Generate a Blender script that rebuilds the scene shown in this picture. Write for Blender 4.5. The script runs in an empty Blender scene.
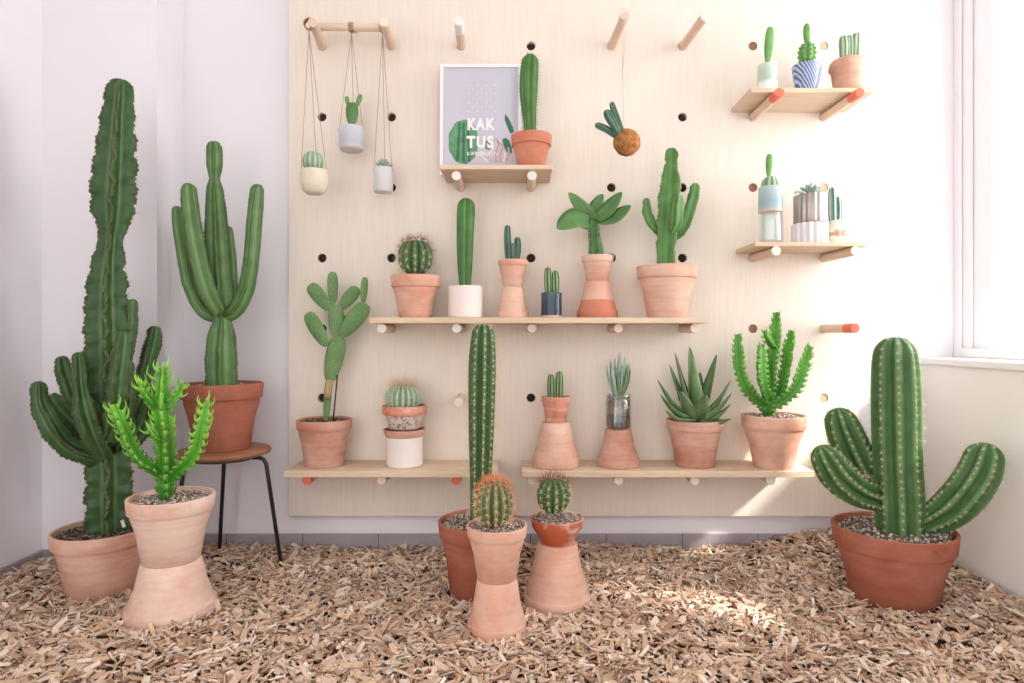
import bpy, math, random
import numpy as np
from mathutils import Vector, Matrix
random.seed(7); RNG = np.random.default_rng(11)
PI = math.pi
scn = bpy.context.scene
COL = scn.collection

# ---------------------------------------------------------------- place
CAMD, ZC, F = 2.41, 0.84, 640.0      # camera stands 2.41 m from the back wall, 0.84 m up
def W(px, py, d):                     # a measured photo point at a chosen distance -> metres
    return Vector(((px-520)*d/F, d-CAMD, ZC+(335-py)*d/F))
def ZS(py, d): return ZC+(335-py)*d/F
def XS(px, d): return (px-520)*d/F

# ---------------------------------------------------------------- colour + materials
def lin(c):
    return tuple(((v/255)/12.92 if v/255 <= .04045 else (((v/255)+.055)/1.055)**2.4) for v in c)
def rgba(c): return (*lin(c), 1)
def newmat(name):
    m = bpy.data.materials.new(name); m.use_nodes = True
    nt = m.node_tree; b = nt.nodes['Principled BSDF']
    return m, nt, b
def N(nt, t, **k):
    n = nt.nodes.new(t)
    for a, v in k.items():
        if a in n.inputs: n.inputs[a].default_value = v
        else: setattr(n, a, v)
    return n
def ramp(nt, stops):
    r = nt.nodes.new('ShaderNodeValToRGB'); e = r.color_ramp.elements
    while len(e) < len(stops): e.new(.5)
    for q, (p, c) in zip(e, stops): q.position = p; q.color = c
    return r
def pos(nt, scale=(1, 1, 1)):
    g = nt.nodes.new('ShaderNodeNewGeometry'); mp = nt.nodes.new('ShaderNodeMapping')
    mp.inputs['Scale'].default_value = scale
    nt.links.new(g.outputs['Position'], mp.inputs['Vector']); return mp.outputs[0]
def bump(nt, b, h, strength=.3, dist=.002):
    bn = nt.nodes.new('ShaderNodeBump'); bn.inputs['Strength'].default_value = strength
    bn.inputs['Distance'].default_value = dist
    nt.links.new(h, bn.inputs['Height']); nt.links.new(bn.outputs[0], b.inputs['Normal'])
def mixc(nt, fac, a, c, mode='MIX'):
    m = nt.nodes.new('ShaderNodeMix'); m.data_type = 'RGBA'; m.blend_type = mode
    for s, v in ((0, fac), (6, a), (7, c)):
        if hasattr(v, 'links') or isinstance(v, bpy.types.NodeSocket): nt.links.new(v, m.inputs[s])
        else: m.inputs[s].default_value = v
    return m.outputs[2]

def plain(name, c, rough=.6, var=.06, scale=25, spec=.3):
    m, nt, b = newmat(name)
    n = N(nt, 'ShaderNodeTexNoise', Scale=scale, Detail=3.0); nt.links.new(pos(nt), n.inputs['Vector'])
    lo = tuple(v*(1-var) for v in lin(c)); hi = tuple(min(1, v*(1+var)) for v in lin(c))
    r = ramp(nt, [(.3, (*lo, 1)), (.7, (*hi, 1))])
    nt.links.new(n.outputs['Fac'], r.inputs[0]); nt.links.new(r.outputs[0], b.inputs['Base Color'])
    b.inputs['Roughness'].default_value = rough; b.inputs['Specular IOR Level'].default_value = spec
    return m
def terracotta(name, base, chalk, dark, amount=.5, scale=7):
    m, nt, b = newmat(name)
    n = N(nt, 'ShaderNodeTexNoise', Scale=scale, Detail=7.0, Roughness=.62); nt.links.new(pos(nt, (1, 1, 1.5)), n.inputs['Vector'])
    w = N(nt, 'ShaderNodeTexNoise', Scale=9.0, Detail=4.0); nt.links.new(pos(nt, (.5, .5, 9)), w.inputs['Vector'])
    fine = N(nt, 'ShaderNodeTexNoise', Scale=420.0, Detail=2.0); nt.links.new(pos(nt), fine.inputs['Vector'])
    r = ramp(nt, [(.5-.22*amount-.08, (0, 0, 0, 1)), (.78-.25*amount, (1, 1, 1, 1))]); nt.links.new(n.outputs['Fac'], r.inputs[0])
    c = mixc(nt, r.outputs[0], rgba(base), rgba(chalk))
    r2 = ramp(nt, [(.45, (0, 0, 0, 1)), (.75, (.3, .3, .3, 1))]); nt.links.new(w.outputs['Fac'], r2.inputs[0])
    c = mixc(nt, r2.outputs[0], c, rgba(dark))
    nt.links.new(c, b.inputs['Base Color']); b.inputs['Roughness'].default_value = .85
    b.inputs['Specular IOR Level'].default_value = .2
    bump(nt, b, fine.outputs['Fac'], .25, .0008); return m
def wood(name, light, dark, axis='x', scale=1.0, contrast=1.0, rough=.55, fib=.88):
    m, nt, b = newmat(name)
    s = {'x': (1.2, 14, 14), 'z': (14, 14, .9), 'y': (14, 1.2, 14)}[axis]
    s = tuple(v*scale for v in s)
    n = N(nt, 'ShaderNodeTexNoise', Scale=3.0, Detail=6.0, Roughness=.6, Distortion=.6); nt.links.new(pos(nt, s), n.inputs['Vector'])
    f = N(nt, 'ShaderNodeTexNoise', Scale=16.0, Detail=3.0); nt.links.new(pos(nt, s), f.inputs['Vector'])
    r = ramp(nt, [(.5-.2/contrast, rgba(dark)), (.5+.2/contrast, rgba(light))]); nt.links.new(n.outputs['Fac'], r.inputs[0])
    r2 = ramp(nt, [(.3, (fib, fib, fib, 1)), (.6, (1, 1, 1, 1))]); nt.links.new(f.outputs['Fac'], r2.inputs[0])
    c = mixc(nt, 1.0, r.outputs[0], r2.outputs[0], 'MULTIPLY')
    nt.links.new(c, b.inputs['Base Color']); b.inputs['Roughness'].default_value = rough
    b.inputs['Specular IOR Level'].default_value = .25
    bump(nt, b, f.outputs['Fac'], .12, .001); return m
def skin(name, face, valley, crest, rough=.5, crest_at=.86, blotch=.14, spec=.35, grad=None, vw=.22):
    """plant skin: the colour attribute's red channel is 0 in the groove and 1 on the rib edge"""
    m, nt, b = newmat(name)
    a = N(nt, 'ShaderNodeVertexColor', layer_name='Rib')
    sp = nt.nodes.new('ShaderNodeSeparateColor'); nt.links.new(a.outputs[0], sp.inputs[0])
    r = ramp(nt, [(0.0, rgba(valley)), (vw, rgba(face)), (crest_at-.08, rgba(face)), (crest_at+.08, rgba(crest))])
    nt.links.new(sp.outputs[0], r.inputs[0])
    n = N(nt, 'ShaderNodeTexNoise', Scale=22.0, Detail=4.0); nt.links.new(pos(nt), n.inputs['Vector'])
    r2 = ramp(nt, [(.3, (1-blotch*1.6,)*3+(1,)), (.7, (1+blotch,)*3+(1,))]); nt.links.new(n.outputs['Fac'], r2.inputs[0])
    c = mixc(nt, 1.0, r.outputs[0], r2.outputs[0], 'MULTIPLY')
    if grad:      # older growth at the foot is darker than the young tips
        r3 = ramp(nt, [(0, (*grad, 1)), (.62, (1, 1, 1, 1))]); nt.links.new(sp.outputs[1], r3.inputs[0]); c = mixc(nt, 1.0, c, r3.outputs[0], 'MULTIPLY')
    nt.links.new(c, b.inputs['Base Color']); b.inputs['Roughness'].default_value = rough
    b.inputs['Specular IOR Level'].default_value = spec
    return m
def attrmat(name, rough=.8, attr='Tint', spec=.2):
    m, nt, b = newmat(name)
    a = N(nt, 'ShaderNodeVertexColor', layer_name=attr)
    nt.links.new(a.outputs[0], b.inputs['Base Color'])
    b.inputs['Roughness'].default_value = rough; b.inputs['Specular IOR Level'].default_value = spec
    return m
def glassy(name, tint=(255, 255, 255), fac=.8, rough=.05):
    m, nt, b = newmat(name); out = nt.nodes['Material Output']; b.inputs['Metallic'].default_value = 1.0; lw = nt.nodes.new('ShaderNodeLayerWeight'); lw.inputs[0].default_value = .35; mm = nt.nodes.new('ShaderNodeMapRange'); mm.inputs[3].default_value = fac; mm.inputs[4].default_value = fac*.35; nt.links.new(lw.outputs['Facing'], mm.inputs[0])
    t = nt.nodes.new('ShaderNodeBsdfTransparent'); t.inputs[0].default_value = rgba(tint)
    b.inputs['Base Color'].default_value = rgba(tint); b.inputs['Roughness'].default_value = rough
    mx = nt.nodes.new('ShaderNodeMixShader'); nt.links.new(mm.outputs[0], mx.inputs[0])
    nt.links.new(b.outputs[0], mx.inputs[1]); nt.links.new(t.outputs[0], mx.inputs[2]); nt.links.new(mx.outputs[0], out.inputs[0])
    return m

M = dict(
 wall=plain('wall_paint', (241, 237, 241), .9, .012, 3, .1),
 wallr=plain('window_wall_paint', (247, 245, 243), .8, .012, 3, .15),
 ceil=plain('ceiling_paint', (240, 238, 236), .9, .01, 3, .1),
 trim=plain('white_gloss_paint', (243, 241, 243), .4, .01, 3, .3),
 tile=plain('grey_skirting_tile', (168, 158, 161), .6, .08, 9, .25),
 grout=plain('tile_grout', (116, 106, 109), .9, .05),
 screed=plain('floor_screed', (120, 104, 92), .9, .1),
 board=wood('birch_plywood', (240, 229, 217), (235, 222, 208), 'z', .45, .5, .7, .955),
 oak=wood('oak_board', (232, 210, 184), (216, 190, 160), 'x', 1.0, .9, .6),
 peg=wood('birch_dowel', (236, 210, 188), (226, 196, 172), 'y', 1.0, .6, .55),
 dowel=wood('pale_dowel', (238, 216, 196), (230, 204, 182), 'x', 1.0, .6, .55),
 white=plain('white_paint', (240, 236, 232), .5, .02), coral=plain('coral_paint', (240, 122, 96), .5, .04),
 pink=plain('pale_pink_paint', (232, 205, 190), .5, .03), cream=plain('cream_paint', (236, 224, 204), .5, .03),
 tc_pink=terracotta('terracotta_pale_pink', (211, 152, 126), (230, 194, 174), (196, 132, 106), .6),
 tc_chalk=terracotta('terracotta_chalky', (210, 158, 134), (234, 206, 190), (204, 146, 120), .9),
 tc_mid=terracotta('terracotta_rose', (190, 130, 108), (220, 178, 160), (174, 110, 88), .55),
 tc_dark=terracotta('terracotta_brown_red', (164, 96, 74), (184, 122, 102), (148, 82, 62), .25),
 tc_orange=terracotta('terracotta_orange', (206, 118, 84), (232, 188, 170), (190, 98, 66), .3, 14),
 seat=wood('walnut_stained_seat', (176, 122, 92), (148, 98, 72), 'x', .8, 1.0, .45),
 iron=plain('black_steel_tube', (38, 36, 38), .4, .1, 20, .5),
 soil=plain('dark_potting_soil', (74, 58, 46), .95, .3, 120, .1),
 stones=attrmat('gravel_stones', .85), chips=attrmat('wood_chip_bark', .8),
 glaze_white=plain('white_ceramic', (238, 226, 220), .55, .02, 12), glaze_cream=plain('cream_stoneware', (226, 214, 192), .5, .06, 30),
 twine=plain('jute_twine', (176, 150, 118), .9, .1, 90), thread=plain('pale_thread', (196, 184, 174), .9, .05),
 spine_pale=plain('pale_spines', (226, 206, 176), .6, .1), spine_orange=attrmat('orange_spines', .6),
 spine_red=plain('reddish_spines', (150, 92, 84), .6, .15), spine_cream=plain('cream_spines', (226, 200, 158), .6, .1),
 areole=plain('areole_wool', (216, 200, 172), .9, .1), areole_br=plain('brown_areole', (120, 84, 62), .9, .1),
 eu_dark=skin('euphorbia_dark', (60, 92, 50), (92, 126, 78), (128, 104, 80), .42, .95),
 eu_mid=skin('euphorbia_mid', (80, 118, 64), (114, 146, 92), (112, 104, 78), .42, .955, vw=.4),
 eu_shelf=skin('euphorbia_grass_green', (84, 132, 66), (104, 150, 84), (150, 150, 100), .45, .94),
 eu_bright=skin('euphorbia_bright_green', (98, 176, 52), (74, 148, 44), (150, 208, 84), .4, .7, grad=(.34, .5, .5)),
 eu_leaf=skin('euphorbia_fresh_green', (92, 158, 58), (74, 138, 46), (128, 186, 86), .4, .7, grad=(.6, .7, .6)),
 cereus=skin('column_cactus_green', (54, 88, 46), (66, 104, 58), (98, 124, 76), .5, .9),
 cereus_lt=skin('young_column_green', (62, 118, 56), (130, 166, 92), (80, 118, 64), .5, .93, vw=.66),
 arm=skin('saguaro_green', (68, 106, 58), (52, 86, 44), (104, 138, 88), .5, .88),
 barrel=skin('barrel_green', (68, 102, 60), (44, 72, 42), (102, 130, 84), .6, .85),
 ballor=skin('ball_olive', (84, 108, 66), (54, 74, 46), (136, 144, 100), .6, .8),
 blue=skin('blue_green_stem', (66, 104, 88), (44, 78, 70), (104, 134, 112), .5, .9),
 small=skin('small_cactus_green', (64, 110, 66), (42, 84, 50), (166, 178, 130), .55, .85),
 pad=skin('prickly_pear_green', (106, 142, 88), (96, 130, 80), (112, 150, 96), .55, .8),
 padb=skin('prickly_pear_bright', (104, 158, 84), (90, 142, 72), (132, 180, 108), .55, .8),
 grey=skin('grey_green_cactus', (134, 162, 132), (110, 140, 110), (178, 196, 168), .7, .8),
 aloe=skin('aloe_green', (110, 140, 94), (92, 122, 80), (172, 188, 150), .5, .9),
 blue_pale=skin('blue_green_white_edged', (104, 142, 130), (76, 112, 104), (206, 220, 206), .5, .9),
 succ=skin('succulent_grey_green', (160, 182, 168), (136, 162, 148), (190, 200, 188), .6, .8),
 leaf=skin('leaf_green', (88, 130, 72), (66, 116, 60), (140, 174, 116), .4, .85),
 cork=plain('corky_stem', (186, 164, 120), .8, .12), stake=plain('dark_stake', (52, 56, 50), .6, .1),
 moss=plain('rust_brown_moss_ball', (168, 116, 72), .95, .38, 60, .1),
 tag=plain('white_plastic_tag', (242, 240, 238), .4, .01), ink=plain('grey_ink', (120, 116, 118), .7, .02),
 frame=plain('white_frame', (246, 243, 242), .4, .01), print=plain('lilac_print', (206, 204, 216), .7, .012, 4),
 letter=plain('white_ink', (248, 247, 250), .7, .005), pr_green=plain('printed_leaf_green', (104, 158, 118), .7, .2, 40),
 pr_dark=plain('printed_dark_green', (66, 118, 88), .7, .2, 40), pr_root=plain('printed_root_pink', (212, 176, 170), .7, .15, 50), pr_root2=plain('printed_root_white', (238, 228, 226), .7, .1, 50),
 glass=glassy('clear_glass', (246, 250, 250), .93, .08), pane=glassy('window_glass', (255, 255, 255), .97, .02),
 stamp=plain('stamped_terracotta', (140, 74, 56), .9, .05),
)
def banded(name, stops, rough=.35, z0=0.0, z1=1.0, noise=.0, fleck=None):
    m, nt, b = newmat(name)
    g = nt.nodes.new('ShaderNodeNewGeometry'); s = nt.nodes.new('ShaderNodeSeparateXYZ'); nt.links.new(g.outputs['Position'], s.inputs[0])
    mr = nt.nodes.new('ShaderNodeMapRange'); mr.inputs[1].default_value = z0; mr.inputs[2].default_value = z1
    n = N(nt, 'ShaderNodeTexNoise', Scale=60.0, Detail=3.0)
    ad = nt.nodes.new('ShaderNodeMath'); ad.operation = 'MULTIPLY_ADD'; nt.links.new(g.outputs['Position'], n.inputs['Vector'])
    nt.links.new(n.outputs['Fac'], ad.inputs[0]); ad.inputs[1].default_value = noise; nt.links.new(s.outputs[2], ad.inputs[2])
    nt.links.new(ad.outputs[0], mr.inputs[0]); r = ramp(nt, [(p, rgba(c)) for p, c in stops])
    nt.links.new(mr.outputs[0], r.inputs[0]); c = r.outputs[0]
    if fleck:
        vo = N(nt, 'ShaderNodeTexVoronoi', Scale=fleck); nt.links.new(g.outputs['Position'], vo.inputs['Vector'])
        rf = ramp(nt, [(.0, (.25, .25, .25, 1)), (1, (1.7, 1.7, 1.7, 1))]); nt.links.new(vo.outputs['Color'], rf.inputs[0]); c = mixc(nt, 1.0, c, rf.outputs[0], 'MULTIPLY')
    nt.links.new(c, b.inputs['Base Color']); b.inputs['Roughness'].default_value = rough
    return m
def striped(name, a, c, scale=160., rough=.35, tilt=.6):
    m, nt, b = newmat(name)
    w = N(nt, 'ShaderNodeTexWave', Scale=scale, Distortion=2.0, Detail=2.0); w.inputs['Detail Scale'].default_value = 1.5
    g = nt.nodes.new('ShaderNodeNewGeometry'); mp = nt.nodes.new('ShaderNodeMapping'); mp.inputs['Rotation'].default_value = (0, tilt, 0)
    nt.links.new(g.outputs['Position'], mp.inputs[0]); nt.links.new(mp.outputs[0], w.inputs['Vector'])
    r = ramp(nt, [(.35, rgba(a)), (.65, rgba(c))]); nt.links.new(w.outputs['Fac'], r.inputs[0]); nt.links.new(r.outputs[0], b.inputs['Base Color'])
    b.inputs['Roughness'].default_value = rough; return m
def speckled(name, a, c, scale=150., t=.55, rough=.35):
    m, nt, b = newmat(name)
    n = N(nt, 'ShaderNodeTexNoise', Scale=scale, Detail=4.0); nt.links.new(pos(nt), n.inputs['Vector'])
    r = ramp(nt, [(t-.06, rgba(a)), (t+.06, rgba(c))]); nt.links.new(n.outputs['Fac'], r.inputs[0]); nt.links.new(r.outputs[0], b.inputs['Base Color'])
    b.inputs['Roughness'].default_value = rough; return m

# ---------------------------------------------------------------- mesh builder
class MB:
    def __init__(s): s.v = []; s.f = []; s.c = []
    def add(s, vs, fs, cs=None):
        o = len(s.v); s.v.extend(vs); s.f.extend([tuple(i+o for i in q) for q in fs])
        if cs is None: cs = [(0, 0, 0, 1)]*len(vs)
        elif isinstance(cs, tuple): cs = [cs]*len(vs)
        s.c.extend(cs)
    def box(s, lo, hi, cs=None):
        x0, y0, z0 = lo; x1, y1, z1 = hi
        s.add([(x0,y0,z0),(x1,y0,z0),(x1,y1,z0),(x0,y1,z0),(x0,y0,z1),(x1,y0,z1),(x1,y1,z1),(x0,y1,z1)],
              [(0,3,2,1),(4,5,6,7),(0,1,5,4),(1,2,6,5),(2,3,7,6),(3,0,4,7)], cs)
    def lathe(s, cx, cy, prof, seg=56, cs=None, ribs=None):
        vs = []; n = len(prof)
        for k in range(seg):
            a = 2*PI*k/seg; ca, sa = math.cos(a), math.sin(a)
            q = 1 if ribs is None else 1-ribs[1]*(.5-.5*math.cos(a*ribs[0]))
            for (r, z) in prof: vs.append((cx+r*q*ca, cy+r*q*sa, z))
        fs = []
        for k in range(seg):
            k2 = (k+1) % seg
            for i in range(n-1): fs.append((k*n+i, k2*n+i, k2*n+i+1, k*n+i+1))
        s.add(vs, fs, cs)
    def tube(s, pts, r, seg=8, cs=None, cap=True):
        pts = [Vector(p) for p in pts]; fr = frames(pts); vs = []; fs = []
        for i, (p, (t, u, w)) in enumerate(zip(pts, fr)):
            ri = r[i] if isinstance(r, (list, tuple)) else r
            for k in range(seg):
                a = 2*PI*k/seg; vs.append(tuple(p+(u*math.cos(a)+w*math.sin(a))*ri))
        for i in range(len(pts)-1):
            for k in range(seg):
                k2 = (k+1) % seg; fs.append((i*seg+k, i*seg+k2, (i+1)*seg+k2, (i+1)*seg+k))
        if cap:
            fs.append(tuple(range(seg))[::-1]); fs.append(tuple((len(pts)-1)*seg+k for k in range(seg)))
        s.add(vs, fs, cs)
    def spine(s, p, d, L, r, cs=None):
        d = d.normalized(); u = d.orthogonal().normalized(); w = d.cross(u)
        b = [tuple(p+(u*math.cos(a)+w*math.sin(a))*r) for a in (0, 2.09, 4.19)]
        s.add(b+[tuple(p+d*L)], [(0, 1, 3), (1, 2, 3), (2, 0, 3)], cs)
    def blob(s, p, rx, ry=None, rz=None, cs=None, jit=0.0, rot=None):
        ry = ry or rx; rz = rz or rx
        vs = []
        for v in ICO_V:
            q = Vector((v[0]*rx, v[1]*ry, v[2]*rz))*(1+random.uniform(-jit, jit))
            if rot is not None: q = rot @ q
            vs.append(tuple(Vector(p)+q))
        s.add(vs, ICO_F, cs)
    def build(s, name, mat, parent=None, smooth=True, attr=None, angle=None, bev=0):
        org = parent_origin(parent)
        me = bpy.data.meshes.new(name)
        a = np.array(s.v, dtype=float).reshape(-1, 3)-np.array(org)
        me.from_pydata(a.tolist(), [], s.f)
        if attr:
            ca = me.color_attributes.new(attr, 'FLOAT_COLOR', 'POINT')
            ca.data.foreach_set('color', np.array(s.c, dtype=np.float32).ravel())
        me.materials.append(mat)
        if smooth: me.polygons.foreach_set('use_smooth', [True]*len(me.polygons))
        me.update()
        if smooth and angle: me.set_sharp_from_angle(angle=math.radians(angle))
        o = bpy.data.objects.new(name, me); COL.objects.link(o)
        if parent: o.parent = parent
        if bev:
            md = o.modifiers.new('bevel', 'BEVEL'); md.width = bev; md.segments = 2; md.limit_method = 'ANGLE'
        return o
def parent_origin(p):
    v = Vector((0, 0, 0))
    while p is not None: v += p.location; p = p.parent
    return v
t_ = (1+5**.5)/2
ICO_V = [Vector(v).normalized() for v in [(-1,t_,0),(1,t_,0),(-1,-t_,0),(1,-t_,0),(0,-1,t_),(0,1,t_),(0,-1,-t_),(0,1,-t_),(t_,0,-1),(t_,0,1),(-t_,0,-1),(-t_,0,1)]]
ICO_F = [(0,11,5),(0,5,1),(0,1,7),(0,7,10),(0,10,11),(1,5,9),(5,11,4),(11,10,2),(10,7,6),(7,1,8),(3,9,4),(3,4,2),(3,2,6),(3,6,8),(3,8,9),(4,9,5),(2,4,11),(6,2,10),(8,6,7),(9,8,1)]
def frames(pts):
    n = len(pts); T = []
    for i in range(n):
        a = pts[max(0, i-1)]; b = pts[min(n-1, i+1)]; T.append((b-a).normalized())
    u = Vector((0, -1, 0)); u = (u-T[0]*u.dot(T[0]))
    if u.length < 1e-3: u = Vector((1, 0, 0))-T[0]*T[0].x
    u.normalize(); out = []
    for t in T:
        u = (u-t*u.dot(t)).normalized(); out.append((t, u, t.cross(u)))
    return out
def smooth_path(P, step):
    """P: list of (Vector, r). Catmull-Rom resampled about every `step` metres."""
    pts = [P[0]]+list(P)+[P[-1]]; out = []
    for i in range(1, len(pts)-2):
        p0, p1, p2, p3 = [q[0] for q in pts[i-1:i+3]]; r0, r1, r2, r3 = [q[1] for q in pts[i-1:i+3]]
        m = max(2, int((p2-p1).length/step))
        for k in range(m):
            t = k/m; t2 = t*t; t3 = t2*t
            f = lambda a, b, c, d: .5*((2*b)+(c-a)*t+(2*a-5*b+4*c-d)*t2+(-a+3*b-3*c+d)*t3)
            out.append((f(p0, p1, p2, p3), f(r0, r1, r2, r3)))
    out.append((pts[-1][0], pts[-1][1])); return out
def stem(mb, P, n=5, dp=.35, style='wing', wave=0.0, wl=.016, phase=0.0, step=.004, spr=8, dome=1.0, areole=None, stag=True, k=1.0, wob=1.0):
    """ribbed stem along P; returns areole sites (point, outward, tangent, share of length)"""
    Q = smooth_path(P, step); pts = [q[0] for q in Q]; rad = [max(q[1], .0008) for q in Q]
    S = [0.0]
    for a, b in zip(pts, pts[1:]): S.append(S[-1]+(b-a).length)
    L = S[-1]; re = rad[-1]*dome
    # finer rings at the rounded tip
    pts2, rad2, S2 = [], [], []
    for p, r, s_ in zip(pts, rad, S):
        if s_ <= L-re: pts2.append(p); rad2.append(r); S2.append(s_)
    d = (pts[-1]-pts[-2]).normalized()
    def at(s_):
        for i in range(len(S)-1):
            if S[i+1] >= s_:
                t = (s_-S[i])/max(1e-9, S[i+1]-S[i]); return pts[i].lerp(pts[i+1], t), rad[i]*(1-t)+rad[i+1]*t
        return pts[-1], rad[-1]
    for j in range(0, 9):
        a = j/8*PI/2; s_ = L-re+re*math.sin(a); p, r = at(s_)
        if S2 and s_-S2[-1] < 1e-6: continue
        pts2.append(p); rad2.append(max(r*abs(math.cos(a))**.85, .0004)); S2.append(s_)
    fr = frames(pts2); seg = n*spr; vs = []; cs = []; fs = []
    def crest(x):
        x = x % 1.0; c = abs(math.cos(PI*x))       # 1 on the rib, 0 in the groove
        if style == 'round': return c**.8
        if style == 'wing': return 1-(1-c**2)**.5 if c < 1 else 1
        return c
    for i, (p, (t, u, w)) in enumerate(zip(pts2, fr)):
        R = rad2[i]; s_ = S2[i]
        for q in range(seg):
            x = q/spr; c = crest(x); rib = int(round(x)) % n
            wv = 0
            if wave:
                ph = (s_/wl+(.5*(rib % 2) if stag else 0)); sv = ph % 1.0
                wv = wave*(1-abs(2*sv-1)-.5)*(c**3)
            lw = 1+wob*(.05*math.sin(s_*85+rib*2.3)+.03*math.sin(s_*190+rib))*(c**2) if style == 'wing' else 1
            rr = R*((1-dp)+dp*c*k)*(1+wv)*lw; a = 2*PI*q/seg+phase+(wob*.10*c*math.sin(s_*70+rib*1.9)+wob*.05*c*math.sin(s_*160+rib) if style == 'wing' else 0)
            vs.append(tuple(p+(u*math.cos(a)+w*math.sin(a))*rr)); cs.append((c, s_/L, 0, 1))
    m = len(pts2)
    for i in range(m-1):
        for q in range(seg):
            q2 = (q+1) % seg; fs.append((i*seg+q, i*seg+q2, (i+1)*seg+q2, (i+1)*seg+q))
    fs.append(tuple((m-1)*seg+q for q in range(seg))); fs.append(tuple(range(seg))[::-1])
    mb.add(vs, fs, cs)
    sites = []
    if areole:
        for rib in range(n):
            s_ = areole*(.3+(.5*(rib % 2) if stag else 0))
            while s_ < L-re*.05:
                i = min(range(m), key=lambda j: abs(S2[j]-s_)) if m < 60 else max(0, np.searchsorted(S2, s_)-1)
                i = int(min(i, m-2)); t, u, w = fr[i]; a = 2*PI*rib/n+phase
                o = (u*math.cos(a)+w*math.sin(a)); p = pts2[i]+o*rad2[i]
                tilt = max(0, (s_-(L-re))/max(re, 1e-6))
                sites.append((p, (o*(1-tilt*.75)+t*tilt).normalized(), t, s_/L)); s_ += areole
    return sites
def ball(mb, c, rx, rz, n, dp=.2, spr=6, rings=26, phase=0, style='round', flat=.0, areole=9):
    """upright ribbed ellipsoid; returns areole sites"""
    vs = []; cs = []; fs = []; seg = n*spr
    for i in range(rings+1):
        th = PI*i/rings; zz = -math.cos(th); R = abs(math.sin(th))**.85
        if zz > .8: zz -= flat*(zz-.8)*1.5
        for q in range(seg):
            x = (q/spr) % 1.0; cr = abs(math.cos(PI*x))**.8; a = 2*PI*q/seg+phase
            rr = max(R, .002)*rx*((1-dp)+dp*cr); vs.append((c[0]+rr*math.cos(a), c[1]+rr*math.sin(a), c[2]+zz*rz)); cs.append((cr, (zz+1)/2, 0, 1))
    for i in range(rings):
        for q in range(seg):
            q2 = (q+1) % seg; fs.append((i*seg+q, i*seg+q2, (i+1)*seg+q2, (i+1)*seg+q))
    mb.add(vs, fs, cs); sites = []
    for rib in range(n):
        a = 2*PI*rib/n+phase
        for j in range(areole):
            th = PI*(.25+.72*(j+.5*(rib % 2))/areole)
            if th > PI*.985: continue
            zz = -math.cos(th); R = abs(math.sin(th))**.85
            o = Vector((math.cos(a)*math.sin(th), math.sin(a)*math.sin(th), -math.cos(th)))
            sites.append((Vector((c[0]+R*rx*math.cos(a), c[1]+R*rx*math.sin(a), c[2]+zz*rz)), o.normalized(), Vector((0, 0, 1)), (zz+1)/2))
    return sites
def spines(parent, sites, mat, n=5, L=.012, r=.0004, spread=.9, name='spines', Lf=None, central=True, col=None, mb=None):
    own = mb is None; mb = mb or MB()
    for (p, o, t, f) in sites:
        w = o.cross(t)
        if w.length < .1: w = o.orthogonal()
        w.normalize(); tt = w.cross(o)
        l0 = L*(Lf(f) if Lf else 1)
        for k in range(n):
            a = 2*PI*k/n+random.uniform(-.4, .4); sp = 0.1 if (central and k == 0) else spread*random.uniform(.6, 1.2)
            d = o+(w*math.cos(a)+tt*math.sin(a))*sp
            mb.spine(p-o*.0008, d, l0*random.uniform(.6, 1.15), r*1.75, col(f) if col else None)
    if own:
        b = mb.build(name, mat, parent, smooth=False, attr='Tint' if col else None); b['kind'] = 'stuff'; return b
def areoles(parent, sites, mat, r=.0016, name='areoles'):
    mb = MB()
    for (p, o, t, f) in sites: mb.blob(p, r)
    b = mb.build(name, mat, parent); b['kind'] = 'stuff'; return b

# ---------------------------------------------------------------- things
def tag(o, label=None, cat=None, group=None, kind=None):
    if label: o['label'] = label
    if cat: o['category'] = cat
    if group: o['group'] = group
    if kind: o['kind'] = kind
    return o
def thing(name, label, cat, loc, group=None):
    o = bpy.data.objects.new(name, None); o.empty_display_size = .05; COL.objects.link(o); o.location = loc
    return tag(o, label, cat, group)
def pot_profile(z0, h, rr, rb, rim_h=None, wall=None, flare=.0):
    rim_h = rim_h or h*.24; wall = wall or rr*.09; zr = z0+h-rim_h
    r1 = rb+(rr*.9-rb)*(h-rim_h)/h+.001
    lip = wall*.45
    return [(0.0001, z0), (rb-.003, z0), (rb, z0+.003), (r1, zr), (rr*.955, zr+.0015), (rr*.965, zr+.004), (rr-lip*.2, z0+h-lip), (rr-lip*.5, z0+h-lip*.3), (rr-wall*.5, z0+h),
            (rr-wall*.9, z0+h-lip*.4), (rr-wall, z0+h-lip), (rr-wall*1.2, z0+h*.7), (rb-wall, z0+wall), (0.0001, z0+wall)]
def inv_profile(z0, h, rr, rb, rim_h=None, wall=None, hole=.012):
    p = pot_profile(0, h, rr, rb, rim_h, wall)
    q = [(r, z0+h-z) for (r, z) in p]
    q[0] = (min(hole, rb*.3), z0+h); q[-1] = (min(hole, rb*.3), q[-1][1]); q.append(q[0]); return q
def pot(parent, cx, cy, z0, h, rr, rb, mat, name='pot', **k):
    mb = MB(); mb.lathe(cx, cy, pot_profile(z0, h, rr, rb, **k)); return mb.build(name, mat, parent, angle=40)
def inverted_pot(cx, cy, z0, h, rr, rb, mat, label, **k):
    mb = MB(); mb.lathe(cx, cy, inv_profile(z0, h, rr, rb, **k))
    t = mb.build('flower_pot', mat, None, angle=40)
    me = t.data; me.transform(Matrix.Translation((-cx, -cy, -z0))); t.location = (cx, cy, z0)
    return tag(t, label, 'flower pot', 'upturned terracotta pots used as stands')
PAL_STONE = [(196, 182, 168), (168, 152, 140), (222, 212, 202), (140, 122, 110), (184, 160, 140), (120, 104, 96), (206, 196, 186)]
PAL_DARK = [(110, 92, 78), (84, 66, 54), (140, 120, 104), (70, 56, 48), (160, 146, 132)]
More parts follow.
